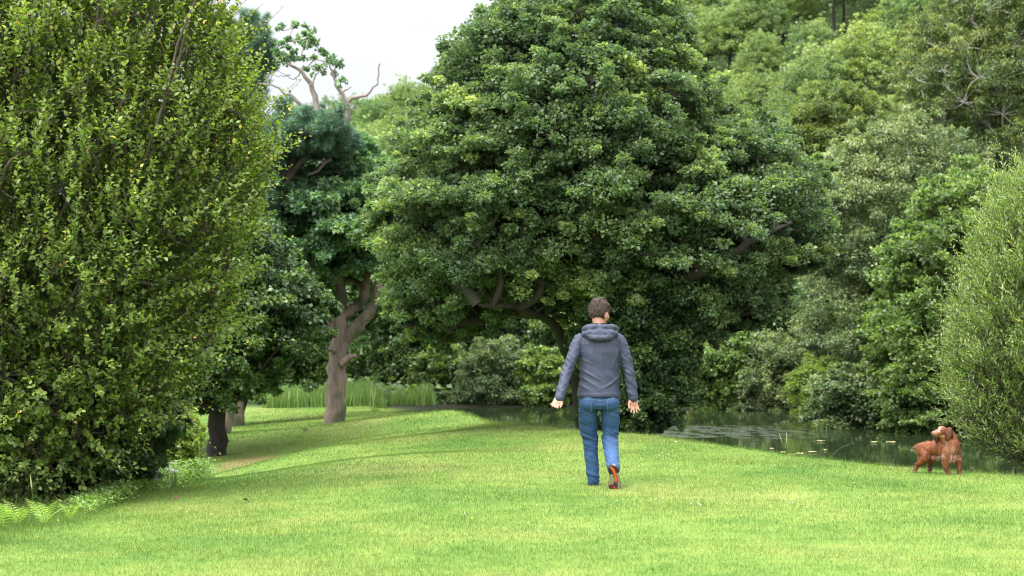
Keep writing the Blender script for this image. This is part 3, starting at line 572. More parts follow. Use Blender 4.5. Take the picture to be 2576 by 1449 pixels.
# ---- willow bush on the right
px_tree('osier_bush', 'tall upright osier bush with narrow pale leaves behind the dog at the right edge', 'shrub',
        [(2405,1000),(2400,900),(2425,800),(2460,690),(2490,600),(2525,520),(2570,460),(2630,430),(2800,420),(2800,1200),(2620,1200),(2500,1150),(2435,1085)], 22.5, 1.2, (.18, .36), M_OSIER, .075, trunk_px=(2620,), bark=BARK_TWIG,
        style='twigs', kind='narrow', nsub=24, m=14, aspect=.26, tl=.42, yel=.15, seed=81, gap=.5, tries=5000, upb=1.0, outb=.5, maxr=.02, ang=.6, ctr=(6.4, 22.6, -.3))

HAZE = .00012
# ---- wooded hillside beyond the pond: four kinds of crown, every tree an object of its own
def hill_proto(seed, H, Rr, nlob, flat):
    rs = np.random.RandomState(seed); lob = []
    for _ in range(1500):
        d = rdir(rs, 1)[0]; d[2] = abs(d[2]) * 1.0 - .25; r = rs.uniform(.5, .95)
        c = np.array([0, 0, H * .62]) + d * np.array([Rr, Rr, H * .4]) * rs.uniform(.55, 1)
        if all(np.linalg.norm(c - l[:3]) > .62 * (r + l[3]) for l in lob): lob.append(np.r_[c, r])
        if len(lob) >= nlob: break
    lob = np.array(lob); tb = Tubes(); p = curve((0, 0, -.5), (0, 0, H * .75), .04, 7, rs); tb.add(p, np.linspace(.24, .09, 7), 7); limbs(tb, lob, [p[2:]], rs=rs)
    return tb.mesh('trunk', BARK_DARK), crown_clumps(lob, 10, 26, .14, 'diamond', .8, flat, seed, None, .75, rsub=(.3, .5))
protos = []
for s, (H, Rr, n, fl) in enumerate([(9.5, 3.0, 80, .6), (8.2, 3.3, 80, .55), (10.5, 2.7, 80, .7), (7.2, 2.8, 66, .6)]):
    tm, (V, Fx, v) = hill_proto(200 + s, H, Rr, n, fl); protos.append((tm, mesh_np('crown', V, Fx, M_HILL, var=v)))
tints = [((1, 1, 1, 1), 'mid green'), ((1.2, 1.1, .85, 1), 'yellow-green'), ((.8, .88, .85, 1), 'dark green'), ((1.15, 1.1, 1.0, 1), 'pale green')]
rs = np.random.RandomState(77); first = [None] * 4; yy = 67.0; row = 0
while yy < 172:
    x0 = -.19 * yy - 4; x1 = .262 * yy + 5; xx = x0 + (row % 2) * 2.4
    while xx < x1:
        x = xx + rs.uniform(-1.3, 1.3); y = yy + rs.uniform(-1.6, 1.6); k = rs.randint(4); t = [0, 0, 1, 2, 3][rs.randint(5)]
        col_, word = tints[t]; ppx = 1288 + x / y * F
        if (ppx < 640 or 1320 < ppx < 1600) and rs.rand() < .75 or (ppx < 1300 and y < 76) or (1600 < ppx and y < 72 and rs.rand() < .5): xx += 3.15; continue
        where = 'low on the wooded hillside' if yy < 90 else ('midway up the wooded hillside' if yy < 125 else 'near the top of the wooded hillside')
        if x < -.04 * yy: where = where.replace('wooded hillside', 'hill left of the big alder')
        o = empty('hillside_tree', (x, y, gz(x, y) - .1), f'{word} tree crown {where}', 'tree', 'trees covering the hillside')
        sc_ = rs.uniform(.5, .78); o.scale = (sc_ * rs.uniform(.9, 1.15), sc_, sc_ * rs.uniform(.88, 1.1)); o.rotation_euler[2] = rs.uniform(0, 6.28)
        if first[k] is None:
            a = add('trunk', protos[k][0], o); b_ = add('crown', protos[k][1], o); first[k] = (a, b_)
        else:
            a, b_ = first[k][0].copy(), first[k][1].copy(); COL.objects.link(a); COL.objects.link(b_); a.parent = o; b_.parent = o
        b_.color = col_
        xx += 3.15 * rs.uniform(.85, 1.15)
    yy += 4.4 + (yy - 67) * .022; row += 1

n = 90000; y = 56.5 + 118 * rs.rand(n) ** 1.2; x = rs.uniform(-.2, .28, n) * y; z = ground_z(x, y); hgt = rs.uniform(0, 1, n) ** 1.5 * (.5 + 1.1 * np.clip((y - 58) / 14, 0, 1)); k = pond_d(x, y) < -.3
P = np.stack([x, y, z + hgt], 1)[k]; V, Fx, kk = leaves(P, rdir(rs, len(P)) * [1, 1, .4], rs.normal(0, .5, (len(P), 3)) + [0, -.3, 1], .26 * rs.uniform(.5, 1.2, len(P)), .2, 'diamond')
tag(add('bramble_cover', mesh_np('bramble_cover', V, Fx, M_HILL, var=np.repeat(np.clip(rs.normal(.35, .2, len(P)), 0, 1), kk))), 'bramble and fern cover on the woodland floor', 'undergrowth', None, 'stuff')
# ---- reeds along the far shore
def blades(x, y, h, wd, lean, rs, z0=None, seg=1):
    n = len(x); z = ground_z(x, y) if z0 is None else np.full(n, z0)
    a = rs.uniform(0, 6.283, n); S = np.stack([np.cos(a), np.sin(a), np.zeros(n)], 1)
    l = rs.uniform(0, 6.283, n); Ld = np.stack([np.cos(l), np.sin(l), np.zeros(n)], 1) * (lean * rs.uniform(.2, 1, n) * h)[:, None]
    B = np.stack([x, y, z - .01], 1); W_ = (S * (np.broadcast_to(wd, (n,)) * .5)[:, None])
    up = np.array([0, 0, 1.]) * h[:, None]
    if seg == 1:
        V = np.stack([B - W_, B + W_, B + up + Ld], 1).reshape(-1, 3); Fc = np.arange(n * 3).reshape(-1, 3); return V, [Fc], 3
    M_ = B + up * .6 + Ld * .35
    V = np.stack([B - W_, B + W_, M_ + W_ * .8, M_ - W_ * .8, B + up * .95 + Ld], 1).reshape(-1, 3); b0 = np.arange(n)[:, None] * 5
    return V, [b0 + np.array([0, 1, 2, 3]), b0 + np.array([3, 2, 4])], 5
def reeds(x0, x1, Y0, Y1, n, h, seed, label):
    rs = np.random.RandomState(seed); px = rs.uniform(x0, x1, n); Y = rs.uniform(Y0, Y1, n); x = (px - 1288) / F * Y
    hh = h * rs.uniform(.35, 1.15, n) * (1 + .22 * np.sin(x * 2.3 + 1.3 * np.sin(x * 5.1))) * (.35 + .65 * np.clip(np.minimum(px - x0, x1 - px) / 22, 0, 1))
    V, Fc, k = blades(x, Y, hh, .026, .4, rs, seg=2)
    tag(add('reeds', mesh_np('reeds', V, Fc, M_REED, var=np.repeat(rs.rand(n), k))), label, 'reeds', None, 'stuff')
reeds(660, 972, 53.6, 57, 4200, .66, 5, 'long bed of tall green reeds behind the oak trunk')
reeds(978, 1096, 55.6, 58, 1800, .6, 6, 'shorter clump of green reeds right of the brown rock')

def rock(name, label, loc, r, col, seed, cat='rock'):
    bm = bmesh.new(); bmesh.ops.create_icosphere(bm, subdivisions=3, radius=1)
    for v in bm.verts:
        n = mnoise.noise(v.co * 1.7 + Vector((seed, 0, 0))) * .35; v.co = v.co * (1 + n); v.co = Vector((v.co.x * r[0], v.co.y * r[1], v.co.z * r[2]))
    me = bpy.data.meshes.new(name); bm.to_mesh(me); bm.free(); me.materials.append(bark_mat(name + '_surface', *col, scale=3, stretch=(1, 1, 1)))
    return tag(add(name, me, loc=loc), label, cat)
c = at(986, 1026, 55.2); rock('boulder', 'low flat brown boulder between the two reed beds', c, (.22, .16, .05), ((.12, .09, .06), (.32, .26, .2)), 3)
tb = Tubes(); c = on_ground(1744, 55.0); c[2] = WATER_Z - .2; tb.add([c, c + [0, 0, .3], c + [.01, .05, .55], c + [.02, .05, .85]], [.13, .1, .095, .085], 10, .08)
tag(add('tree_stump', tb.mesh('tree_stump', bark_mat('red_bark', (.09, .03, .018), (.22, .085, .05)), c), loc=c), 'reddish brown stump at the far waterline right of the alder', 'tree stump')

# ---- turf: real blades, finer and denser near the camera
m, nt, out = newmat('grass_blade')
tcol, g = turf_color(nt)
atv = nt.nodes.new('ShaderNodeAttribute'); atv.attribute_name = 'var'
rr_ = ramp(nt, [(0, (.62, .74, .5)), (.5, (1, 1, 1)), (.9, (1.35, 1.22, 1.2)), (1, (1.5, 1.25, 1.35))], atv.outputs['Fac'])
mx = nt.nodes.new('ShaderNodeMix'); mx.data_type = 'RGBA'; mx.blend_type = 'MULTIPLY'; mx.inputs['Factor'].default_value = 1
nt.links.new(tcol, mx.inputs['A']); nt.links.new(rr_, mx.inputs['B'])
p = nt.nodes.new('ShaderNodeBsdfPrincipled'); p.inputs['Roughness'].default_value = .45; p.inputs['Specular IOR Level'].default_value = .4
nt.links.new(mx.outputs['Result'], p.inputs['Base Color'])
t = nt.nodes.new('ShaderNodeBsdfTranslucent'); nt.links.new(mx.outputs['Result'], t.inputs[0])
ms = nt.nodes.new('ShaderNodeMixShader'); ms.inputs[0].default_value = .4; nt.links.new(p.outputs[0], ms.inputs[1]); nt.links.new(t.outputs[0], ms.inputs[2]); nt.links.new(ms.outputs[0], out.inputs[0])
M_BLADE = m
rs = np.random.RandomState(5); VV = []; FF = []; vr = []; off = 0
for (Y0, Y1, dens, h, wd) in [(10.6, 15, 4200, .028, .0035), (15, 20.5, 3200, .028, .0042), (20.5, 28, 2200, .026, .006), (28, 38, 1100, .028, .009), (38, 53, 520, .03, .013)]:
    hw = (Y1 * .27 + .5); n = int((Y1 - Y0) * 2 * hw * dens); x = rs.uniform(-hw, hw, n); y = rs.uniform(Y0, Y1, n)
    k = (np.abs(x) < y * .262 + .4); x, y = x[k], y[k]; pdv = pond_d(x, y)
    k = (pdv < .25) & ~((x > 4) & (y > 30)) ; x, y, pdv = x[k], y[k], pdv[k]; n = len(x)
    bushes = sstep(-3.2, -4.6, x + (y - 19) * -.05) * (y < 26)              # rough uncut grass toward the left bushes
    edge = sstep(-.25, .05, pdv) * (x > -1)
    pat = .5 + .5 * np.sin(x * 2.1 + 3 * np.sin(y * .9)) * np.sin(y * 1.7 + x)
    hh = h * rs.uniform(.55, 1.25, n) * (1 + .35 * pat) * (1 + 3.6 * bushes * rs.uniform(.2, 1, n)) * (1 + 1.6 * edge * rs.uniform(0, 1, n) ** 5)
    V, Fc, kk = blades(x, y, hh, wd, .75, rs)
    VV.append(V); FF.append(Fc[0] + off); off += len(V); tall = np.clip(rs.normal(.45, .2, n), 0, 1); vr.append(np.repeat(tall, 3))
tag(add('grass', mesh_np('grass', np.concatenate(VV), np.concatenate(FF), M_BLADE, var=np.concatenate(vr))), kind='stuff', label='mown lawn grass covering the bank and hollow', cat='grass')

# ---- undergrowth, ferns, hogweed at the left edge
rs = np.random.RandomState(9); n = 1500; t = rs.rand(n)
px = 215 + 280 * t + rs.normal(0, 22, n); Y = 18.2 + 6.0 * t + rs.normal(.35, .35, n); x = (px - 1288) / F * Y; z = ground_z(x, Y); hmax = .10 + .26 * t * rs.uniform(.4, 1, n)
P = []; D = []; N = []
for q in range(26):
    hh = hmax * rs.uniform(.1, 1, n); P.append(np.stack([x + rs.normal(0, .05, n), Y + rs.normal(0, .05, n), z + hh], 1)); D.append(rdir(rs, n) * [1, 1, .4] + [0, 0, .2]); N.append(rs.normal(0, .4, (n, 3)) + [0, 0, 1])
P = np.concatenate(P); D = np.concatenate(D); N = np.concatenate(N); V, Fx, k = leaves(P, D, N, .045 * rs.uniform(.5, 1.3, len(P)), .02, 'diamond')
tag(add('undergrowth', mesh_np('undergrowth', V, Fx, M_WEED, var=np.repeat(np.clip(rs.normal(.45, .2, len(P)), 0, 1), k))), 'nettles and weeds growing along the foot of the left bushes', 'undergrowth', None, 'stuff')

def fern(px, Y, h, nf, seed, label):
    rs = np.random.RandomState(seed); b = on_ground(px, Y); root = empty('fern', b, label, 'fern', 'ferns at the lawn edge')
    for f in range(nf):
        a = rs.uniform(0, 6.28); L = h * rs.uniform(.75, 1.15); t = np.linspace(0, 1, 26); ho = np.array([math.cos(a), math.sin(a), 0])
        sp_ = rs.uniform(.3, 1.0); C_ = ho * (L * sp_ * t ** 1.5)[:, None] + np.array([0, 0, 1.]) * (L * (t - .28 * t ** 3))[:, None]
        T = unit(np.gradient(C_, axis=0)); S = unit(np.cross(T, [0, 0, 1.])); N = np.cross(S, T); Ps = []; Ds = []; Ns = []; Ls = []
        for sgn in (-1, 1):
            ln = .36 * L * np.sin(np.clip(t * 1.05, 0, 1) * math.pi) ** .8 * (1 - .45 * t)
            for sub in range(3, 26, 2):
                Ps.append(C_[sub][None]); Ds.append((S[sub] * sgn * .9 + T[sub] * .42 - np.array([0, 0, .12]))[None]); Ns.append(N[sub][None]); Ls.append(ln[sub:sub + 1])
        V, Fx, k = leaves(np.concatenate(Ps), np.concatenate(Ds), np.concatenate(Ns) + rs.normal(0, .15, (len(np.concatenate(Ps)), 3)), np.concatenate(Ls), np.concatenate(Ls) * .09 + .002, 'narrow')
        tb = Tubes(); tb.add(C_[::3], np.linspace(.0035, .001, len(C_[::3])), 4); nv = len(V); tv_ = np.concatenate(tb.V)
        add('frond', mesh_np('frond', np.concatenate([V, tv_]), [Fx, np.concatenate(tb.F) + nv], M_FERN, var=np.full(nv + len(tv_), np.clip(rs.normal(.5, .25), 0, 1))), root)
fern(4, 16.2, .36, 9, 1, 'bushy fern at the bottom left corner of the lawn')
fern(44, 16.6, .28, 6, 4, 'pale fern just behind the corner fern')
fern(112, 16.5, .31, 6, 2, 'upright fern beside the tall seeding grass stalk')
fern(176, 16.9, .21, 5, 3, 'small fern furthest right along the lawn edge')

def stalk(px, Y, h, lean, label, group, head=True, droop=0.):
    b = on_ground(px, Y); t = np.linspace(0, 1, 8)[:, None]; pts = np.array([[lean, 0, h]]) * t + np.array([[lean * .6, 0, -droop * h]]) * t ** 3
    root = empty('grass_stalk', b, label, 'grass stalk', group); tb = Tubes(); tb.add(pts, np.linspace(.003, .0016, 8), 4); add('stem', tb.mesh('stem', M_REED), root)
    if head:
        e = pts[-1]; d = pts[-1] - pts[-2]; d /= np.linalg.norm(d); tb = Tubes(); tb.add([e - d * .1, e - d * .05, e, e + d * .02], [.003, .006, .005, .001], 5, .3); add('seed_head', tb.mesh('seed_head', M_SEED), root)
M_SEED = leaf_mat('grass_seed', [(0, (.35, .34, .18)), (1, (.4, .38, .2))], transl=.2, lift=0)
stalk(86, 17.1, .38, -.02, 'tall seeding grass stalk standing over the ferns', 'single grass stalks')
stalk(232, 17.4, .24, .10, 'thin grass stalk leaning right from the rough grass', 'single grass stalks', head=False)
for q, (px, h, ln) in enumerate([(1958, .16, -.03), (1972, .24, -.03), (1979, .25, 0), (1990, .15, -.02), (2003, .2, -.02), (2012, .12, 0), (2085, .26, .19), (2232, .17, -.03)]):
    x = (px - 1288) / F; Yq = 23.3 - (px - 1958) * .0062
    stalk(px, Yq, h, ln, ['short', 'tall pale', 'tallest upright', 'slim', 'fine', 'tiny', 'long arching', 'lone'][q] + ' grass stalk on the pond edge ' + ('left of the dog' if q == 7 else 'above the lily pads' if q < 6 else 'bending right'), 'single grass stalks', head=q in (1, 2), droop=.25 if q == 6 else 0)

m, nt, out = newmat('white_petal'); p = nt.nodes.new('ShaderNodeBsdfPrincipled'); p.inputs['Base Color'].default_value = (.72, .70, .64, 1); p.inputs['Roughness'].default_value = .7; nt.links.new(p.outputs[0], out.inputs[0]); M_WHITE = m
def plain(name, col, rough=.7, spec=.5):
    m, nt, out = newmat(name); p = nt.nodes.new('ShaderNodeBsdfPrincipled'); p.inputs['Base Color'].default_value = (*col, 1); p.inputs['Roughness'].default_value = rough; p.inputs['Specular IOR Level'].default_value = spec
    nt.links.new(p.outputs[0], out.inputs[0]); return m
M_YEL = plain('yellow_petal', (.75, .5, .02)); M_DRY = plain('dry_leaf', (.075, .032, .014)); M_PAD = plain('pad_surface', (.42, .38, .16), .5)
root = empty('hogweed', on_ground(440, 21.6), 'hogweed with flat white flower heads at the end of the left bushes', 'wildflower'); tb = Tubes(); rs = np.random.RandomState(3); heads = []
for q in range(9):
    e = np.array([rs.uniform(-.13, .13), rs.uniform(-.1, .1), rs.uniform(.16, .27)]); heads.append(e); tb.add(curve((0, 0, 0), e, .1, 5, rs), np.linspace(.005, .0025, 5), 4)
add('stem', tb.mesh('stem', M_WEED), root)
for e in heads:
    n = 60; a = rs.uniform(0, 6.28, n); r_ = .036 * np.sqrt(rs.rand(n)); P = e + np.stack([np.cos(a) * r_, np.sin(a) * r_, .006 - r_ * .15 + rs.uniform(0, .006, n)], 1)
    V, Fx, k = leaves(P, rdir(rs, n), rs.normal(0, .3, (n, 3)) + [0, 0, 1], .011, .010, 'diamond'); add('flower_head', mesh_np('flower_head', V, Fx, M_WHITE), root)

def tiny_flower(mat, r, hgt):
    bm = bmesh.new(); bmesh.ops.create_icosphere(bm, subdivisions=1, radius=r, matrix=Matrix.Translation((0, 0, hgt)) @ Matrix.Diagonal((1, 1, .75, 1)));
    bmesh.ops.create_cone(bm, segments=4, radius1=.0015, radius2=.001, depth=hgt, matrix=Matrix.Translation((0, 0, hgt / 2)))
    me = bpy.data.meshes.new('flower')
    for f in bm.faces: f.material_index = 0 if f.calc_center_median().z > hgt - r * .8 else 1
    bm.to_mesh(me); bm.free(); me.materials.append(mat); me.materials.append(M_WEED); return me
fw = tiny_flower(M_WHITE, .0055, .032); fy = tiny_flower(M_YEL, .008, .04)
rs = np.random.RandomState(12)
spots = [(2160,1262),(2180,1258),(1972,1265),(1993,1275),(2029,1285),(1738,1279),(1758,1281),(1829,1278),(1650,1265),(1668,1263),(1690,1300)] + [(rs.uniform(1150, 2450), rs.uniform(1210, 1300)) for _ in range(14)] + [(1650 + 8 * q, 1140 + (q * 37 % 23)) for q in range(7)] + [(612, 1204), (530, 1277), (745, 1243)]
for px, py in spots:
    Y = 1.6 * F / (py - 800); x = (px - 1288) / F * Y; o = add('clover_flower', fw, loc=(x, Y, gz(x, Y))); tag(o, 'tiny white clover flower scattered in the mown lawn', 'flower', 'clover flowers in the lawn')
for (px, py), lab in (((1187, 1314), 'yellow buttercup left of centre in the foreground lawn'), ((470, 1276), 'yellow buttercup in the left foreground lawn'), ((146, 1290), 'yellow buttercup among the ferns and rough grass')):
    Y = 1.62 * F / (py - 800); x = (px - 1288) / F * Y; tag(add('buttercup', fy, loc=(x, Y, gz(x, Y))), lab, 'flower')
def dry(px, py, s, lab, mat=M_DRY, name='fallen_leaf'):
    z0 = 0
    for _ in range(6):
        Y = (CAM_H - z0) * F / (py - 800); x = (px - 1288) / F * Y; z0 = gz(x, Y)
    rs = np.random.RandomState(int(px)); n = 3 if name == 'fallen_leaf' else 1
    V, Fx, k = leaves(np.zeros((n, 3)) + rs.normal(0, s * .2, (n, 3)) * [1, 1, .2] + [0, 0, .035], rdir(rs, n) * [1, 1, .3], rs.normal(0, .5, (n, 3)) + [0, 0, 1], s, s * .6 if n > 1 else s * .35, 'oval')
    tag(add(name, mesh_np(name, V, Fx, mat), loc=(x, Y, z0)), lab, 'feather' if name == 'feather' else 'leaf')
dry(767, 1087, .14, 'curled red-brown dead leaf lying on the rise left of the oak trunk')
dry(436, 1261, .06, 'dark dead leaf on the lawn near the left bushes'); dry(618, 1264, .05, 'small brown dead leaf in the left foreground lawn')
dry(1707, 1120, .11, 'white feather lying near the lawn edge right of the man', M_WHITE, 'feather')
rs = np.random.RandomState(8)
pads = [(2065,1111,.17),(2077,1134,.08),(2045,1139,.16),(2013,1143,.13),(1993,1145,.16),(1955,1144,.17),(1928,1144,.15),(1970,1140,.1),(1942,1131,.07),(2240,1114,.2),(2200,1114,.14)]
words = ['lone lily pad furthest out in the pond', 'tiny pad behind the row of pads', 'rightmost lily pad of the near row', 'lily pad second from the right in the near row', 'lily pad in the middle of the near row', 'pale pad left of the near row middle', 'leftmost lily pad of the near row', 'narrow pad just behind the near row', 'smallest floating pad at the back left', 'thin floating pad toward the dog', 'thin floating pad left of the one toward the dog']
for (px, py, s), lab in zip(pads, words):
    Y = 2.5 * F / (py - 800); x = (px - 1288) / F * Y; bm = bmesh.new(); vs_ = []
    for q in range(16):
        a = q / 16 * 6.283; r_ = s * .5 * (1 + rs.uniform(-.12, .12)) * (.25 if q == 3 else 1); vs_.append(bm.verts.new((math.cos(a) * r_, math.sin(a) * r_, .012 + rs.uniform(0, .012))))
    f = bm.faces.new(vs_); ex = bmesh.ops.extrude_face_region(bm, geom=[f]); bmesh.ops.translate(bm, verts=[v for v in ex['geom'] if isinstance(v, bmesh.types.BMVert)], vec=(0, 0, .006)); me = bpy.data.meshes.new('lily_pad'); bm.to_mesh(me); bm.free(); me.materials.append(M_PAD)
    tag(add('lily_pad', me, loc=(x, Y, WATER_Z)), lab, 'lily pad')


# ================================================================== figures
from mathutils.bvhtree import BVHTree
def ring_loft(rings, sides=28):
    """rings: (centre, axis u, axis v, ru, rv); closed solid"""
    V = []; Fq = []; th = np.arange(sides) * 2 * math.pi / sides
    for c, u, v, ru, rv in rings: V.append(np.asarray(c)[None] + np.asarray(u)[None] * (np.cos(th) * ru)[:, None] + np.asarray(v)[None] * (np.sin(th) * rv)[:, None])
    n = len(rings); V = np.concatenate(V + [np.asarray(rings[0][0])[None], np.asarray(rings[-1][0])[None]]); T = []
    for i in range(n - 1):
        for j in range(sides):
            j2 = (j + 1) % sides; a, b, c, d = i * sides + j, i * sides + j2, (i + 1) * sides + j2, (i + 1) * sides + j; T += [(a, b, c), (a, c, d)]
    for j in range(sides):
        j2 = (j + 1) % sides; T.append((n * sides, j2, j)); T.append((n * sides + 1, (n - 1) * sides + j, (n - 1) * sides + j2))
    return V, np.array(T)
def limb(pts, rad, n=5, sides=20, squash=None):
    pts = np.asarray(pts, float); m = len(pts); t = np.linspace(0, m - 1, (m - 1) * n + 1); P = np.zeros((len(t), 3))
    def cr(a, x):   # catmull-rom
        i = np.clip(x.astype(int), 0, m - 2); f = (x - i); p0 = a[np.maximum(i - 1, 0)]; p1 = a[i]; p2 = a[i + 1]; p3 = a[np.minimum(i + 2, m - 1)]
        if a.ndim > 1: f = f[:, None]
        return .5 * (2 * p1 + (p2 - p0) * f + (2 * p0 - 5 * p1 + 4 * p2 - p3) * f ** 2 + (3 * p1 - p0 - 3 * p2 + p3) * f ** 3)
    P = cr(pts, t); r = cr(np.asarray(rad, float), t); T = unit(np.gradient(P, axis=0)); rings = []
    ref = np.array([0, 1., .02]) if abs(T[0][1]) < .8 else np.array([0, 0, 1.])
    for k in range(len(P)):
        u = unit(np.cross(T[k], ref)); v = np.cross(T[k], u); sq = 1 if squash is None else squash; rings.append((P[k], u, v, r[k], r[k] * sq))
    a, z = rings[0], rings[-1]
    for f, s in ((.6, .8), (.92, .4)):
        rings.insert(0, (a[0] - T[0] * a[3] * f * (1 if squash is None else squash), a[1], a[2], a[3] * s, a[4] * s)); rings.append((z[0] + T[-1] * z[3] * f * (1 if squash is None else squash), z[1], z[2], z[3] * s, z[4] * s))
    return ring_loft(rings, sides)
def ell(c, r, rot=None, sub=3):
    bm = bmesh.new(); bmesh.ops.create_icosphere(bm, subdivisions=sub, radius=1); V = np.array([v.co[:] for v in bm.verts]); T = np.array([[v.index for v in f.verts] for f in bm.faces]); bm.free()
    V = V * np.array(r); 
    if rot is not None: V = V @ np.array(rot).T
    return V + np.array(c), T
def rotz(a): c, s = math.cos(a), math.sin(a); return np.array([[c, -s, 0], [s, c, 0], [0, 0, 1]])
def rotx(a): c, s = math.cos(a), math.sin(a); return np.array([[1, 0, 0], [0, c, -s], [0, s, c]])
def roty(a): c, s = math.cos(a), math.sin(a); return np.array([[c, 0, s], [0, 1, 0], [-s, 0, c]])
def fuse(name, parts, voxel, smooth=3, mat=None, disp=None):
    Vs = []; Ts = []; o = 0
    for V, T in parts: Vs.append(V); Ts.append(T + o); o += len(V)
    me = mesh_np(name + '_src', np.concatenate(Vs), np.concatenate(Ts)); ob = bpy.data.objects.new('tmp', me); COL.objects.link(ob)
    rm = ob.modifiers.new('r', 'REMESH'); rm.mode = 'VOXEL'; rm.voxel_size = voxel; rm.use_smooth_shade = True
    if smooth: sm = ob.modifiers.new('s', 'SMOOTH'); sm.iterations = smooth; sm.factor = .5
    dg = bpy.context.evaluated_depsgraph_get(); dg.update(); me2 = bpy.data.meshes.new_from_object(ob.evaluated_get(dg)); bpy.data.objects.remove(ob); bpy.data.meshes.remove(me); me2.name = name
    n = len(me2.vertices); co = np.zeros(n * 3, np.float32); me2.vertices.foreach_get('co', co); co = co.reshape(-1, 3)
    if disp is not None:
        no = np.zeros(n * 3, np.float32); me2.vertices.foreach_get('normal', no); no = no.reshape(-1, 3); co = co + no * np.array([disp(c, m_) for c, m_ in zip(co, no)])[:, None]; me2.vertices.foreach_set('co', co.astype(np.float32).ravel())
    me2.update(); me2.polygons.foreach_set('use_smooth', np.ones(len(me2.polygons), bool))
    if mat: me2.materials.clear(); me2.materials.append(mat)
    return me2
def bvh(me): return BVHTree.FromPolygons([v.co[:] for v in me.vertices], [p.vertices[:] for p in me.polygons])

# ---- cloth, skin, hair materials
def cloth(name, c1, c2, nscale, weave=900, rough=.75, sheen=0., fade=None):
    m, nt, out = newmat(name); tcn = nt.nodes.new('ShaderNodeTexCoord')
    n = nt.nodes.new('ShaderNodeTexNoise'); n.inputs['Scale'].default_value = nscale; n.inputs['Detail'].default_value = 6; n.inputs['Roughness'].default_value = .7; nt.links.new(tcn.outputs['Object'], n.inputs['Vector'])
    c = ramp(nt, [(.3, c1), (.7, c2)], n.outputs['Fac'])
    if fade:
        a = nt.nodes.new('ShaderNodeAttribute'); a.attribute_name = 'var'; mx = nt.nodes.new('ShaderNodeMix'); mx.data_type = 'RGBA'; nt.links.new(a.outputs['Fac'], mx.inputs['Factor']); nt.links.new(c, mx.inputs['A']); mx.inputs['B'].default_value = (*fade, 1); c = mx.outputs['Result']
    p = nt.nodes.new('ShaderNodeBsdfPrincipled'); p.inputs['Roughness'].default_value = rough; p.inputs['Specular IOR Level'].default_value = .35; p.inputs['Sheen Weight'].default_value = sheen
    nt.links.new(c, p.inputs['Base Color'])
    n2 = nt.nodes.new('ShaderNodeTexNoise'); n2.inputs['Scale'].default_value = weave; nt.links.new(tcn.outputs['Object'], n2.inputs['Vector'])
    b = nt.nodes.new('ShaderNodeBump'); b.inputs['Strength'].default_value = .25; b.inputs['Distance'].default_value = .002; nt.links.new(n2.outputs['Fac'], b.inputs['Height']); nt.links.new(b.outputs[0], p.inputs['Normal'])
    nt.links.new(p.outputs[0], out.inputs[0]); return m
M_JACKET = cloth('jacket_cloth', (.028, .034, .060), (.038, .045, .077), 20, rough=.6)
M_JEANS = cloth('denim', (.010, .034, .088), (.018, .054, .130), 30, weave=500, fade=(.042, .098, .21))
M_STITCH = plain('stitching', (.11, .17, .26)); M_BLACK = plain('black_rubber', (.012, .012, .013), .6); M_ORANGE = plain('orange_rubber', (.72, .10, .012), .5); M_RED = plain('red_rubber', (.13, .008, .01), .5)
M_BEIGE = plain('beige_rubber', (.26, .225, .16), .7); M_COLLAR = plain('black_lining', (.015, .014, .018), .9); M_EYE = plain('eye', (.05, .04, .03), .1)
m, nt, out = newmat('skin'); p = nt.nodes.new('ShaderNodeBsdfPrincipled'); n = nt.nodes.new('ShaderNodeTexNoise'); n.inputs['Scale'].default_value = 40; tcn = nt.nodes.new('ShaderNodeTexCoord'); nt.links.new(tcn.outputs['Object'], n.inputs['Vector'])
nt.links.new(ramp(nt, [(.35, (.35, .165, .115)), (.65, (.42, .22, .155))], n.outputs['Fac']), p.inputs['Base Color']); p.inputs['Roughness'].default_value = .5; p.inputs['Subsurface Weight'].default_value = .08; p.inputs['Subsurface Radius'].default_value = (.01, .004, .002)
nt.links.new(p.outputs[0], out.inputs[0]); M_SKIN = m
M_HAIR = leaf_mat('brown_hair', [(0, (.020, .012, .009)), (.6, (.055, .035, .026)), (1, (.13, .085, .062))], rough=.6, transl=0, spec=.2, lift=0)

MX, MY = .8345, 19.0
man = empty('person', (MX, MY, gz(MX, MY) - .006), 'man in grey hooded jacket and blue jeans walking away, palms turned back', 'person')
def nz3(x, y, z): return mnoise.noise(Vector((x, y, z)))

# head frame: turned to the right, bowed a little
HR = rotz(math.radians(-38)) @ rotx(math.radians(-8)); HC = np.array([.004, .035, 1.655])
def H(x, y, z): return HC + HR @ np.array([x, y, z])
body = []
def E(c, r, rot=None): body.append(ell(c, r, rot))
E(H(0, -.012, .028), (.076, .094, .088), HR); E(H(0, .03, -.035), (.063, .07, .085), HR); E(H(0, .062, -.098), (.034, .034, .026), HR); E(H(0, .085, .028), (.05, .018, .014), HR)
body.append(limb([H(0, .098, .012), H(0, .112, -.018), H(0, .116, -.032)], [.009, .012, .015])); E(H(0, .098, -.066), (.024, .012, .007), HR); E(H(0, .096, -.078), (.02, .012, .007), HR)
E(H(.045, .06, -.03), (.02, .03, .03), HR); E(H(-.045, .06, -.03), (.02, .03, .03), HR)
for s in (-1, 1): body.append(ell(H(s * .084, -.010, -.022), (.012, .021, .036), HR @ rotx(-.15) @ rotz(s * -.35))); body.append(ell(H(s * .077, -.004, -.046), (.008, .010, .011), HR))
body.append(limb([(.0, .0, 1.42), (0, .005, 1.5), H(0, -.025, -.05)], [.07, .058, .056]))
body.append(ring_loft([((0, .0, z), (1, 0, 0), (0, 1, 0), a, b) for z, a, b in ((.84, .15, .10), (.95, .15, .095), (1.1, .155, .10), (1.28, .165, .11), (1.38, .17, .095), (1.44, .12, .07), (1.47, .06, .05))]))
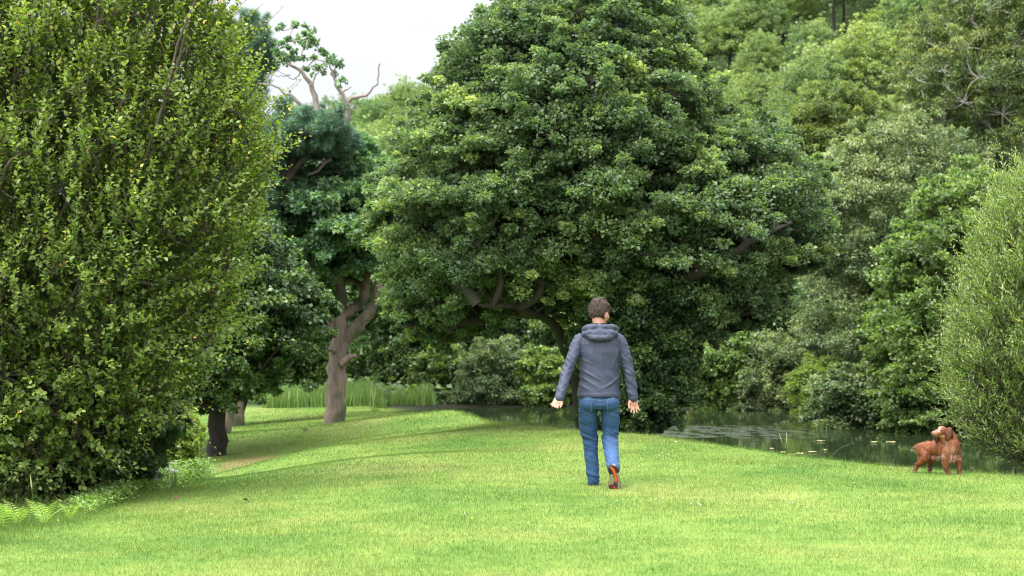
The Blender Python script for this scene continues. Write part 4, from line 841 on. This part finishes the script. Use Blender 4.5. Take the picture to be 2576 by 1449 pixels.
ARM_L = [(-.185, 0, 1.395), (-.25, -.06, 1.26), (-.311, -.13, 1.095), (-.352, -.20, .975), (-.383, -.265, .872)]
ARM_R = [(.18, 0, 1.395), (.238, -.0, 1.27), (.277, -.01, 1.105), (.302, -.01, .98), (.319, -.015, .868)]
for A in (ARM_L, ARM_R): body.append(limb(A, [.05, .042, .036, .032, .024]))
def hand(wrist, fd, pn, th, curl, spread):
    """wrist point, finger direction, palm normal (towards which the palm faces), thumb side direction"""
    w_ = np.array(wrist, float); f = unit(np.array(fd, float)); p_ = unit(np.array(pn, float) - f * np.dot(pn, f)); s = unit(np.cross(p_, f)); s = s * (1 if np.dot(s, th) > 0 else -1)
    Mx = np.stack([s, f, p_], 1)
    body.append(ell(w_ + f * .050, (.041, .052, .0145), Mx)); body.append(ell(w_ + f * .038 + s * .024 + p_ * .008, (.017, .032, .013), Mx)); body.append(ell(w_ + f * .038 - s * .024 + p_ * .005, (.015, .03, .011), Mx)); body.append(limb([w_ - f * .05, w_, w_ + f * .02], [.026, .025, .027], squash=.75))
    for k, (o, L) in enumerate(((.029, .070), (.0095, .079), (-.0105, .073), (-.029, .058))):
        b0 = w_ + f * (.088 - abs(o + .005) * .25) + s * o; ang = 0.; P = [b0 - f * .02, b0]; d0 = unit(f + s * o * spread)
        for seg, frac in enumerate((.45, .31, .24)):
            ang += curl[k] * (.5, 1, .8)[seg]; d = d0 * math.cos(ang) + p_ * math.sin(ang); P.append(P[-1] + d * L * frac)
        r_ = (.0088, .0088, .0084, .0076)[k]; body.append(limb(P, [r_, r_ * 1.02, r_, r_ * .92, r_ * .72], sides=12))
    t0 = w_ + f * .018 + s * .026; t1 = t0 + f * .03 + s * .02 + p_ * .008; t2 = t1 + f * .03 + s * .008 + p_ * .006; t3 = t2 + f * .024 + s * .0 + p_ * .008
    body.append(limb([t0, t1, t2, t3], [.014, .0125, .0105, .008], sides=12))
hand((.322, -.018, .852), (.13, -.06, -1), (0, -1, .05), (-1, 0, 0), (.22, .2, .22, .26), 6.5)
hand((-.388, -.275, .858), (-.38, -.42, -.62), (.25, -.75, .62), (1, 0, -.2), (.5, .55, .5, .42), 6)
LEG_L = [(-.092, .0, .84), (-.105, .03, .66), (-.092, .07, .50), (-.084, .08, .435), (-.074, .07, .30), (-.058, .055, .14), (-.052, .05, .07)]
LEG_R = [(.085, 0, .84), (.103, .01, .66), (.107, .03, .50), (.104, .025, .435), (.110, -.095, .335), (.117, -.23, .25), (.119, -.30, .205)]
for A in (LEG_L, LEG_R): body.append(limb(A, [.085, .075, .058, .052, .052, .038, .036]))
body.append(limb([(-.052, .04, .06), (-.056, .12, .045), (-.06, .2, .035)], [.038, .036, .028])); 
HEEL = np.array([.092, -.445, .222]); TOE = np.array([.150, -.335, -.012]); e1 = unit(TOE - HEEL); e2 = unit(np.array([1, .0, .12]) - e1 * np.dot([1, .0, .12], e1)); nS = np.cross(e1, e2); nS = nS * (1 if nS[1] < 0 else -1)   # sole faces back
body.append(limb([(.119, -.30, .205), tuple(HEEL + e1 * .06 - nS * .05), tuple(HEEL + e1 * .15 - nS * .035)], [.036, .036, .03]))
me = fuse('body', body, .0052, 2, M_SKIN); add('body', me, man)
for s in (-1, 1):
    V, T = ell(H(s * .031, .083, .006), (.012, .012, .012)); add('eye', mesh_np('eye', V, T, M_EYE, smooth=True), man)
# hair: cap shaped to the skull plus short locks
V, T = ell((0, 0, 0), (1, 1, 1), sub=5); rs = np.random.RandomState(4)
def hairline(d):      # d in head frame; positive where hair grows
    front = d[:, 1]; low = np.interp(front, [-1, -.3, .1, .35, .75, 1], [-.80, -.72, -.28, -.05, .42, .55]); return d[:, 2] - low
hv = V.copy(); g_ = sstep(-.02, .16, hairline(hv)); nn = np.array([nz3(*(q * 7)) for q in hv]); rad = np.array([.0835, .1035, .1005]) * (1 + .025 * nn[:, None])
thick = 1 + .05 * sstep(.2, 1, hv[:, 2]); P = hv * rad * (.80 + .20 * g_)[:, None] * thick[:, None] + np.array([0, -.008, .026])
capV = HC + P @ HR.T; add('hair', mesh_np('hair', capV, T, M_HAIR, var=np.full(len(V), .3), smooth=True), man)
d = rdir(rs, 9000); k = hairline(d) > .02; d = d[k]; P = HC + (d * np.array([.083, .103, .101]) * (1 + .05 * sstep(.2, 1, d[:, 2]))[:, None] + np.array([0, -.008, .026])) @ HR.T
dw = d @ HR.T; flow = unit(np.cross(np.cross(dw, [0.25, .6, -1.]), dw)); sw = np.array([[nz3(*(q * 3.5)), nz3(*(q * 3.5 + 9)), nz3(*(q * 3.5 + 20))] for q in d]); flow = unit(flow + sw * .55 + rs.normal(0, .10, flow.shape) + dw * .26)
V2, F2, kk = leaves(P - dw * .002, flow, dw + rs.normal(0, .35, dw.shape), .036 * rs.uniform(.5, 1.5, len(P)), .0038, 'narrow')
hair = man.children[-1]; add('lock', mesh_np('lock', V2, F2, M_HAIR, var=np.repeat(np.clip(rs.normal(.5, .25, len(P)), 0, 1), kk)), hair)

# jacket
jk = [ring_loft([((cx, cy, z), (1, 0, 0), (0, 1, 0), a, b) for z, cx, cy, a, b in ((.850, -.006, 0, .203, .142), (.87, -.005, 0, .206, .145), (.92, -.004, 0, .197, .138), (1.0, 0, 0, .189, .13), (1.1, .002, 0, .189, .127), (1.2, .003, 0, .195, .132),
      (1.28, .002, 0, .20, .136), (1.36, -.004, .002, .196, .128), (1.41, -.006, .002, .178, .112), (1.455, -.004, 0, .13, .09), (1.49, 0, 0, .085, .075), (1.515, 0, 0, .07, .07))], 40)]
jk.append(limb([(-.155, .0, 1.385)] + ARM_L[0:], [.06, .064, .058, .052, .049, .046])); jk.append(limb([(.15, 0, 1.385)] + ARM_R[0:], [.06, .064, .058, .053, .05, .046]))
FOLDS = [(-.2,1.13,.07,.97,.009), (-.2,1.06,.02,.92,.008), (-.19,1.22,-.04,1.15,.006), (.19,1.34,.10,1.08,.006), (.10,1.37,.15,1.0,.005), (-.06,1.37,-.10,1.1,.005), (.02,1.37,.02,1.18,.004), (.2,1.06,.04,.93,.007), (-.13,1.37,-.15,1.2,.005), (.15,1.0,-.05,.90,.005), (-.2,.98,-.05,.89,.006)]
def jdisp(c, n):
    x, y, z = c; d = 0.
    if abs(x) < .2:
        a = .75 * (z - 1.1) + x * (-1.0 if x < .05 else 1.1)
        d += .009 * (abs(nz3(x * 4 + 3, y * 4, z * 11 + x * 9)) - .2) * (1 - abs(z - 1.03) / .35 if abs(z - 1.03) < .35 else 0)
        d += .007 * nz3(x * 16, y * 6, z * 3.2 + 7) * max(0, min(1, (z - .9) * 4)) + .004 * nz3(x * 8 + z * 8, 5, z * 9)
        if y < 0:
            for fx0, fz0, fx1, fz1, am in FOLDS:
                ux, uz = fx1 - fx0, fz1 - fz0; L2 = ux * ux + uz * uz; t = ((x - fx0) * ux + (z - fz0) * uz) / L2
                if 0 < t < 1: ds = abs((x - fx0) * uz - (z - fz0) * ux) / math.sqrt(L2); d += am * math.exp(-(ds / .011) ** 2) * math.sin(math.pi * t ** .6)
        if .850 < z < .885: d += .003
    if abs(x) > .2:
        d += .004 * max(0, 1 - abs(nz3(x * 8, y * 6 + 4, z * 17 + abs(x) * 14)) * 7)
        ax = .5 + .5 * math.exp(-((z - 1.12) / .12) ** 2); d += .022 * ax * (abs(nz3(x * 7 + 2, y * 7, z * 19 + x * 12)) - .2) + .006 * nz3(x * 20, y * 10, z * 12)
    return d
jm = fuse('jacket', jk, .0075, 3, M_JACKET, jdisp); jo = add('jacket', jm, man); jb = bvh(jm)
def drape(bt, pts, off, y0=-1.5):
    out_ = []
    for x, z in pts:
        h = bt.ray_cast(Vector((x, y0, z)), Vector((0, 1, 0)))
        out_.append((np.array(h[0]) + np.array(h[1]) * off) if h[0] is not None else None)
    return [o for o in out_ if o is not None]
def dens(pts, n=40):
    pts = np.array(pts, float); t = np.linspace(0, len(pts) - 1, n); return np.stack([np.interp(t, np.arange(len(pts)), pts[:, k]) for k in range(pts.shape[1])], 1)
M_SEAM = plain('jacket_seam', (.03, .037, .058), .6)
for nm, pth in (('yoke_seam', [(-.2, 1.345), (0, 1.372), (.19, 1.345)]), ('sleeve_seam', [(-.215, 1.42), (-.195, 1.36), (-.196, 1.28)]), ('sleeve_seam', [(.205, 1.42), (.186, 1.36), (.188, 1.28)]), ('hem_seam', [(-.19, .884), (0, .878), (.185, .884)])):
    q = drape(jb, dens(pth), .0008); tb = Tubes(); tb.add(q, .0016, 5); add(nm, tb.mesh(nm, M_SEAM), jo)
for A, s in ((ARM_L, -1), (ARM_R, 1)):
    e = np.array(A[-1]); d = unit(e - np.array(A[-2])); V, T = limb([e - d * .012, e + d * .028], [.0475, .0465], sides=24, squash=.96); add('cuff', mesh_np('cuff', V, T, M_JACKET, smooth=True), jo)
hd = [ell((.004, -.108, 1.452), (.158, .05, .055), rotx(.35)), limb([(-.135, .02, 1.475), (-.125, -.06, 1.50), (-.06, -.10, 1.515), (.01, -.108, 1.515), (.08, -.10, 1.518), (.14, -.05, 1.51), (.155, .03, 1.49)], [.03, .034, .032, .028, .03, .034, .03]),
      limb([(-.15, -.05, 1.46), (-.1, -.12, 1.43), (0, -.142, 1.412), (.1, -.12, 1.43), (.155, -.05, 1.465)], [.025, .032, .032, .032, .025]), limb([(-.13, .04, 1.46), (0, .10, 1.42), (.13, .04, 1.46)], [.03, .03, .03])]
hm = fuse('hood', hd, .006, 2, M_JACKET, lambda c, n: .009 * (nz3(c[0] * 6, c[1] * 10, c[2] * 22 + abs(c[0]) * 16)) + .003 * nz3(c[0] * 30, c[1] * 30, c[2] * 30)); add('hood', hm, man)
V, T = ring_loft([((0.002, .004, z), (1, 0, 0), (0, 1, 0), a, a * 1.02) for z, a in ((1.49, .07), (1.53, .071), (1.552, .0675), (1.556, .064))], 32); co_ = add('collar', mesh_np('collar', V, T, M_COLLAR, smooth=True), man)
for dx in (-.006, .006):
    V, T = ell((-.004 + dx, -.0665, 1.546), (.0042, .002, .0045)); add('collar_mark', mesh_np('collar_mark', V, T, M_WHITE), co_)

# jeans
jn = [ring_loft([((-.003, cy, z), (1, 0, 0), (0, 1, 0), a, b) for z, cy, a, b in ((.90, 0, .175, .115), (.86, 0, .19, .125), (.82, -.005, .197, .135), (.77, -.005, .197, .138), (.735, 0, .18, .12))], 36),
      ell((-.088, -.07, .795), (.088, .075, .085)), ell((.085, -.07, .795), (.088, .075, .085)),
      limb([(-.1, 0, .80), (-.109, .025, .66), (-.098, .065, .51), (-.085, .075, .435), (-.077, .06, .30), (-.062, .05, .14), (-.055, .05, .035)], [.095, .089, .08, .075, .067, .062, .058], 6, 26),
      limb([(.093, 0, .80), (.104, .01, .66), (.106, .025, .515), (.102, .02, .44), (.109, -.09, .335), (.115, -.225, .245), (.118, -.30, .19)], [.096, .088, .078, .08, .071, .064, .061], 6, 26)]
def ndisp(c, n):
    x, y, z = c; d = .003 * nz3(x * 14, y * 14, z * 10)
    w1 = math.exp(-((z - .44) / .13) ** 2) + .9 * math.exp(-((z - .07) / .09) ** 2) * (x < .03) + .55 * math.exp(-((z - .70) / .06) ** 2) + .7 * math.exp(-((z - .22) / .06) ** 2) * (x > .03)
    d += .003 * max(0, 1 - abs(nz3(x * 5 + 3, y * 5, z * 22 - x * 16)) * 7) * min(1, w1 * 1.4)
    d += .015 * w1 * (abs(nz3(x * 4 + 9, y * 5, z * 30 + x * 14)) * 1.6 - .35) + .005 * nz3(x * 6, y * 6, z * 20)
    return d
nm_ = fuse('jeans', jn, .007, 2, M_JEANS, ndisp); cov = np.array([v.co[:] for v in nm_.vertices])
fade = np.clip(.55 * np.exp(-((cov[:, 2] - .33) / .13) ** 2) * (cov[:, 0] > .03) + .3 * np.exp(-((cov[:, 2] - .2) / .2) ** 2) + .3 * np.exp(-((cov[:, 2] - .68) / .06) ** 2 - ((np.abs(cov[:, 0]) - .1) / .05) ** 2) + np.array([.18 * nz3(*(c * 22)) for c in cov]), 0, 1)
a = nm_.attributes.new('var', 'FLOAT', 'POINT'); a.data.foreach_set('value', fade.astype(np.float32)); no_ = add('jeans', nm_, man); nb = bvh(nm_)
for s, cx in ((-1, -.128), (1, .118)):
    w_, top, bot = .052, .832, .722; G = []
    for r_ in range(14):
        for c_ in range(12):
            v = r_ / 13; u = c_ / 11 * 2 - 1; z = top - v * (top - bot) - (.018 * (1 - abs(u)) if r_ == 13 else .018 * (1 - abs(u)) * v); G.append((cx + u * w_ * (1 - .1 * v), z))
    q = drape(nb, G, .0035)
    if len(q) == 168:
        i = np.arange(13)[:, None] * 12; j = np.arange(11)[None]; Fq_ = np.stack([i + j, i + j + 1, i + 13 + j, i + 12 + j], -1).reshape(-1, 4); pk = add('pocket', mesh_np('pocket', np.array(q), Fq_, M_JEANS, smooth=True, var=np.full(168, .12)), no_)
        Q = np.array(q).reshape(14, 12, 3); edge = np.concatenate([Q[0], Q[1:, -1], Q[-1, ::-1][1:], Q[::-1, 0][1:]]) + np.array([0, -.0012, 0]); tb = Tubes(); tb.add(edge, .0014, 4); add('stitching', tb.mesh('stitching', M_STITCH), pk)
for nm, pth in (('centre_seam', [(.0, .845), (-.001, .78), (0, .74)]), ('yoke_seam', [(-.18, .843), (0, .822), (.175, .843)])):
    q = drape(nb, dens(pth), .001); tb = Tubes(); tb.add(q, .0014, 4); add(nm, tb.mesh(nm, M_STITCH), no_)

# shoes
def sole_pt(u, v, h=0.): return HEEL + e1 * u + e2 * (v + .012 * math.sin(u / .27 * 5.5)) + nS * h
def outline(k=1.):
    us_ = np.linspace(0, .275, 24); hw = np.interp(us_, [0, .015, .05, .11, .17, .21, .245, .265, .275], [.014, .035, .044, .038, .050, .054, .047, .030, .012]) * k; return us_, hw
us_, hw = outline(1.1); L_ = [sole_pt(u, -w_) for u, w_ in zip(us_, hw)] + [sole_pt(u, w_) for u, w_ in zip(us_[::-1], hw[::-1])]
def slab(loop, n, h, mat, name, parent):
    loop = np.array(loop); m_ = len(loop); V = np.concatenate([loop, loop - n * h]); me = bpy.data.meshes.new(name)
    me.from_pydata(V.tolist(), [], [list(range(m_)), list(range(2 * m_ - 1, m_ - 1, -1))] + [[i, i + m_, (i + 1) % m_ + m_, (i + 1) % m_] for i in range(m_)]); me.materials.append(mat); return add(name, me, parent)
up_ = [limb([HEEL + e1 * .045 - nS * .03, HEEL + e1 * .12 - nS * .045, HEEL + e1 * .20 - nS * .032, HEEL + e1 * .245 - nS * .025], [.034, .040, .042, .030]), limb([HEEL + e1 * .05 - nS * .04, HEEL + e1 * .05 - nS * .085], [.028, .03])]
sh = add('shoe', fuse('shoe', up_, .006, 2, plain('dark_shoe_cloth', (.03, .03, .032), .8)), man); so_ = slab(L_, nS, .022, M_BLACK, 'sole', sh)
def lugs(name, cells, mat, sz, h):
    Vs = []; Fs = []; o = 0
    for u, v, a in cells:
        k = 6; th = np.arange(k) / k * 6.283 + a; loop = np.array([sole_pt(u + math.cos(t) * sz, v + math.sin(t) * sz * .95) for t in th]); top = loop + nS * h; Vs += [loop, top]
        Fs += [[o + i, o + (i + 1) % k, o + k + (i + 1) % k, o + k + i] for i in range(k)]; Fs += [[o + k, o + k + 1, o + k + 2, o + k + 3], [o + k, o + k + 3, o + k + 4, o + k + 5]]; o += 2 * k
    me = mesh_np(name, np.concatenate(Vs), np.array(Fs), mat); return add(name, me, sh)
rs = np.random.RandomState(2); oc = []; bc = []; rc = []; kc = []
for u in np.arange(.012, .272, .0095):
    w_ = float(np.interp(u, *outline(1.0))); cv = float(np.interp(u, [0, .04, .11, .15, .20, .27], [-.008, 0, .004, .018, .004, -.006])); 
    for v in np.arange(-w_, w_ + .001, .0088):
        d_ = v - cv; cell = (u + rs.uniform(-.0015, .0015), v, rs.rand())
        if abs(d_) < float(np.interp(u, [0, .02, .1, .16, .21, .27], [.004, .012, .010, .015, .012, .008])): oc.append(cell)
        elif .185 < u < .235 and d_ < 0 and v < .0: rc.append(cell)
        elif u > .085 and abs(d_) > (.017 if u < .16 else .020): bc.append(cell)
        else: kc.append(cell)
lugs('orange_tread', oc, M_ORANGE, .0052, .005); lugs('beige_tread', bc, M_BEIGE, .0063, .0045); lugs('red_tread', rc, M_RED, .0055, .0045); lugs('black_tread', kc, M_BLACK, .0052, .004)
sh2 = add('shoe', fuse('shoe', [limb([(-.052, .07, .045), (-.055, .13, .045), (-.06, .19, .038)], [.04, .044, .034], squash=.9)], .007, 2, plain('dark_shoe_cloth', (.03, .03, .032), .8)), man)

# ================================================================== dog
DX, DY = 4.357, 20.3; DZ = gz(DX, DY)
dog = empty('spaniel_dog', (DX, DY, DZ - .01), 'red-brown spaniel standing by the water with head turned to the left', 'dog')
rs = np.random.RandomState(6)
db = [ell((.125, .02, .285), (.090, .10, .112)), ell((.07, .07, .28), (.09, .09, .105)), ell((.0, .13, .268), (.080, .085, .085)), ell((-.07, .19, .262), (.072, .08, .078)), ell((-.105, .225, .248), (.074, .078, .080)),
      limb([(.125, .03, .34), (.11, .02, .385), (.065, .0, .43)], [.075, .064, .052]), limb([(.09, .0, .33), (.05, .005, .37), (.04, -.005, .41)], [.05, .042, .04]),
      ell((.028, -.008, .458), (.052, .050, .047)), limb([(.01, -.012, .445), (-.025, -.018, .434), (-.052, -.024, .430), (-.062, -.027, .430)], [.042, .035, .030, .026]), ell((-.02, -.02, .408), (.032, .018, .014)), ell((0, -.035, .47), (.018, .014, .012)),
      limb([(.175, .02, .25), (.19, .01, .17), (.204, .012, .10), (.204, .002, .05), (.206, -.004, .018)], [.050, .034, .024, .021, .022]), limb([(.07, -.02, .25), (.055, -.03, .17), (.058, -.03, .10), (.073, -.035, .05), (.084, -.045, .018)], [.050, .035, .025, .021, .022]),
      ell((.207, -.018, .012), (.021, .03, .014)), ell((.086, -.06, .012), (.021, .03, .014)),
      limb([(-.10, .20, .235), (-.105, .155, .185), (-.135, .20, .125), (-.172, .262, .088), (-.19, .255, .05), (-.202, .245, .018)], [.068, .048, .036, .022, .019, .02]),
      limb([(-.06, .26, .235), (-.035, .225, .175), (-.03, .25, .125), (-.026, .30, .088), (-.035, .285, .05), (-.042, .28, .018)], [.062, .045, .034, .022, .019, .02]),
      ell((-.205, .232, .012), (.02, .028, .013)), ell((-.044, .262, .012), (.02, .028, .013)), limb([(-.12, .26, .285), (-.15, .28, .295), (-.175, .29, .288)], [.03, .018, .009])]
def dogcol(p, n=None):
    x, y, z = p[:, 0], p[:, 1], p[:, 2]; q = np.array([nz3(a * 30, b * 30, c * 12) for a, b, c in p])
    red = np.array([.135, .034, .010]); dark = np.array([.065, .017, .007]); gold = np.array([.22, .070, .020]); pale = np.array([.33, .20, .12]); white = np.array([.34, .27, .23])
    c = red + (gold - red) * np.clip(.45 + q, 0, 1)[:, None]
    def mixc(c, t, w): w = np.clip(w, 0, 1)[:, None]; return c * (1 - w) + t * w
    c = mixc(c, dark, .8 * sstep(.14, .04, z)); c = mixc(c, dark, .5 * sstep(.13, .18, x) * (z > .2) * (z < .38))
    c = mixc(c, pale, .75 * np.exp(-(((x - .125) / .045) ** 2 + ((z - .225) / .055) ** 2)) * (y < .02) * (1 + q)); c = mixc(c, pale, .5 * np.exp(-(((x - .07) / .02) ** 2 + ((z - .33) / .05) ** 2)) * (y < 0))
    hd_ = (x < .06) & (z > .39)
    c = mixc(c, white, hd_ * sstep(-.012, -.03, x) * .22 * (z > .41 - (x < -.03) * .03)); c = mixc(c, white, hd_ * np.exp(-((x - (-.012 + (z - .46) * .35)) / .008) ** 2) * (z > .44)); c = mixc(c, pale, hd_ * sstep(.42, .405, z) * .6)
    c = mixc(c, white, np.exp(-(((x - .02) / .018) ** 2 + ((z - .20) / .02) ** 2)) * .8)
    return np.c_[np.clip(c, 0, 1), np.ones(len(p))]
m, nt, out = newmat('spaniel_coat'); a = nt.nodes.new('ShaderNodeAttribute'); a.attribute_name = 'coat'; p = nt.nodes.new('ShaderNodeBsdfPrincipled'); p.inputs['Roughness'].default_value = .6; p.inputs['Specular IOR Level'].default_value = .35; nt.links.new(a.outputs['Color'], p.inputs['Base Color']); nt.links.new(p.outputs[0], out.inputs[0]); M_COAT = m
dm = fuse('body', db, .0042, 1, M_COAT, lambda c, n: .0035 * nz3(c[0] * 70, c[1] * 70, c[2] * 26) * (c[2] < .39)); dco = np.array([v.co[:] for v in dm.vertices]); a = dm.attributes.new('coat', 'FLOAT_COLOR', 'POINT'); a.data.foreach_set('color', dogcol(dco).astype(np.float32).ravel()); dbo = add('body', dm, dog)
def fur(name, P, N, flow, L, wd, parent, colf=dogcol, dark=1.):
    D = unit(flow + N * .25 + rs.normal(0, .22, P.shape)); c = colf(P); c[:, :3] *= (rs.uniform(.5, 1.35, len(P)) * dark)[:, None]
    V, Fx, k = leaves(P - N * .001, D, N, L, wd, 'narrow'); return add(name, mesh_np(name, V, Fx, M_COAT, attrs={'coat': np.repeat(np.clip(c, 0, 1), k, 0)}), parent)
dn = np.array([v.normal[:] for v in dm.vertices]); idx = rs.choice(len(dco), 9000); P = dco[idx]; N = dn[idx]; back = np.array([-.5, .5, -.7]); fl = back - N * (N @ back)[:, None]
ln = np.where(P[:, 2] < .03, .006, np.where((P[:, 0] < .07) & (P[:, 2] > .40), .006, .017)) * rs.uniform(.7, 1.7, len(P)); fur('fur', P, N, fl, ln, .0028, dbo)
# feathering: chest, belly, backs of legs, tail
Ps = []; Ls = []
for (c, r_, n_, l_) in (((.12, -.045, .20), (.055, .02, .03), 420, .05), ((.03, .10, .195), (.06, .05, .01), 420, .055), ((-.01, .14, .20), (.05, .05, .01), 200, .05), ((.055, -.02, .14), (.01, .015, .05), 120, .03), ((.20, .025, .15), (.012, .012, .05), 120, .03), ((-.15, .235, .15), (.02, .02, .05), 150, .035), ((-.165, .285, .285), (.025, .012, .012), 420, .055), ((-.10, .29, .22), (.03, .02, .03), 150, .04), ((.09, -.05, .34), (.03, .02, .04), 160, .035)):
    Ps.append(np.array(c) + rs.normal(0, .6, (n_, 3)) * np.array(r_)); Ls.append(l_ * rs.uniform(.5, 1.1, n_))
P = np.concatenate(Ps); L_ = np.concatenate(Ls); N = unit(rs.normal(0, .5, P.shape) + [0, -.8, 0]); fur('feathering', P, N, np.array([[-.12, 0, -1.]]).repeat(len(P), 0), L_, .0042, dbo, lambda p: np.c_[dogcol(p)[:, :3] * .5 + np.array([.26, .15, .08]) * .5, np.ones(len(p))])
def ear(c, r_, rot, seed):
    V, T = ell(c, r_, rot, 4); V = V + np.array([[nz3(*(q * 40)) * .006, 0, 0] for q in V]); col_ = np.array([.10, .030, .016]) * np.array([1 + .5 * nz3(q[0] * 90, 3, q[2] * 25) for q in V])[:, None]
    e_ = add('ear', mesh_np('ear', V, T, M_COAT, smooth=True, attrs={'coat': np.c_[col_, np.ones(len(V))]}), dog); k = rs.choice(len(V), 900); N = unit(V[k] - np.array(c)); fur('ear_hair', V[k], N, np.array([[.05, 0, -1.]]).repeat(900, 0), .022 * rs.uniform(.5, 1.4, 900), .003, e_, lambda p: np.c_[np.tile([.12, .036, .018], (len(p), 1)), np.ones(len(p))])
ear((.088, -.045, .425), (.040, .017, .070), roty(.14), 1); ear((-.012, .052, .40), (.03, .015, .062), roty(0), 2)
V, T = ell((-.083, -.031, .438), (.0115, .012, .009)); add('nose', mesh_np('nose', V, T, plain('dog_nose', (.07, .03, .028), .4), smooth=True), dog)
for c in ((.008, -.057, .4655), (-.040, -.008, .4665)): V, T = ell(c, (.0085, .0055, .007)); add('eye', mesh_np('eye', V, T, M_EYE, smooth=True), dog)
tb = Tubes(); tb.add([(-.078, -.045, .421), (-.055, -.05, .414), (-.03, -.046, .410), (-.012, -.04, .410)], [.002, .0025, .0025, .0015], 5); add('mouth', tb.mesh('mouth', plain('dog_lip', (.04, .02, .018), .5)), dog)
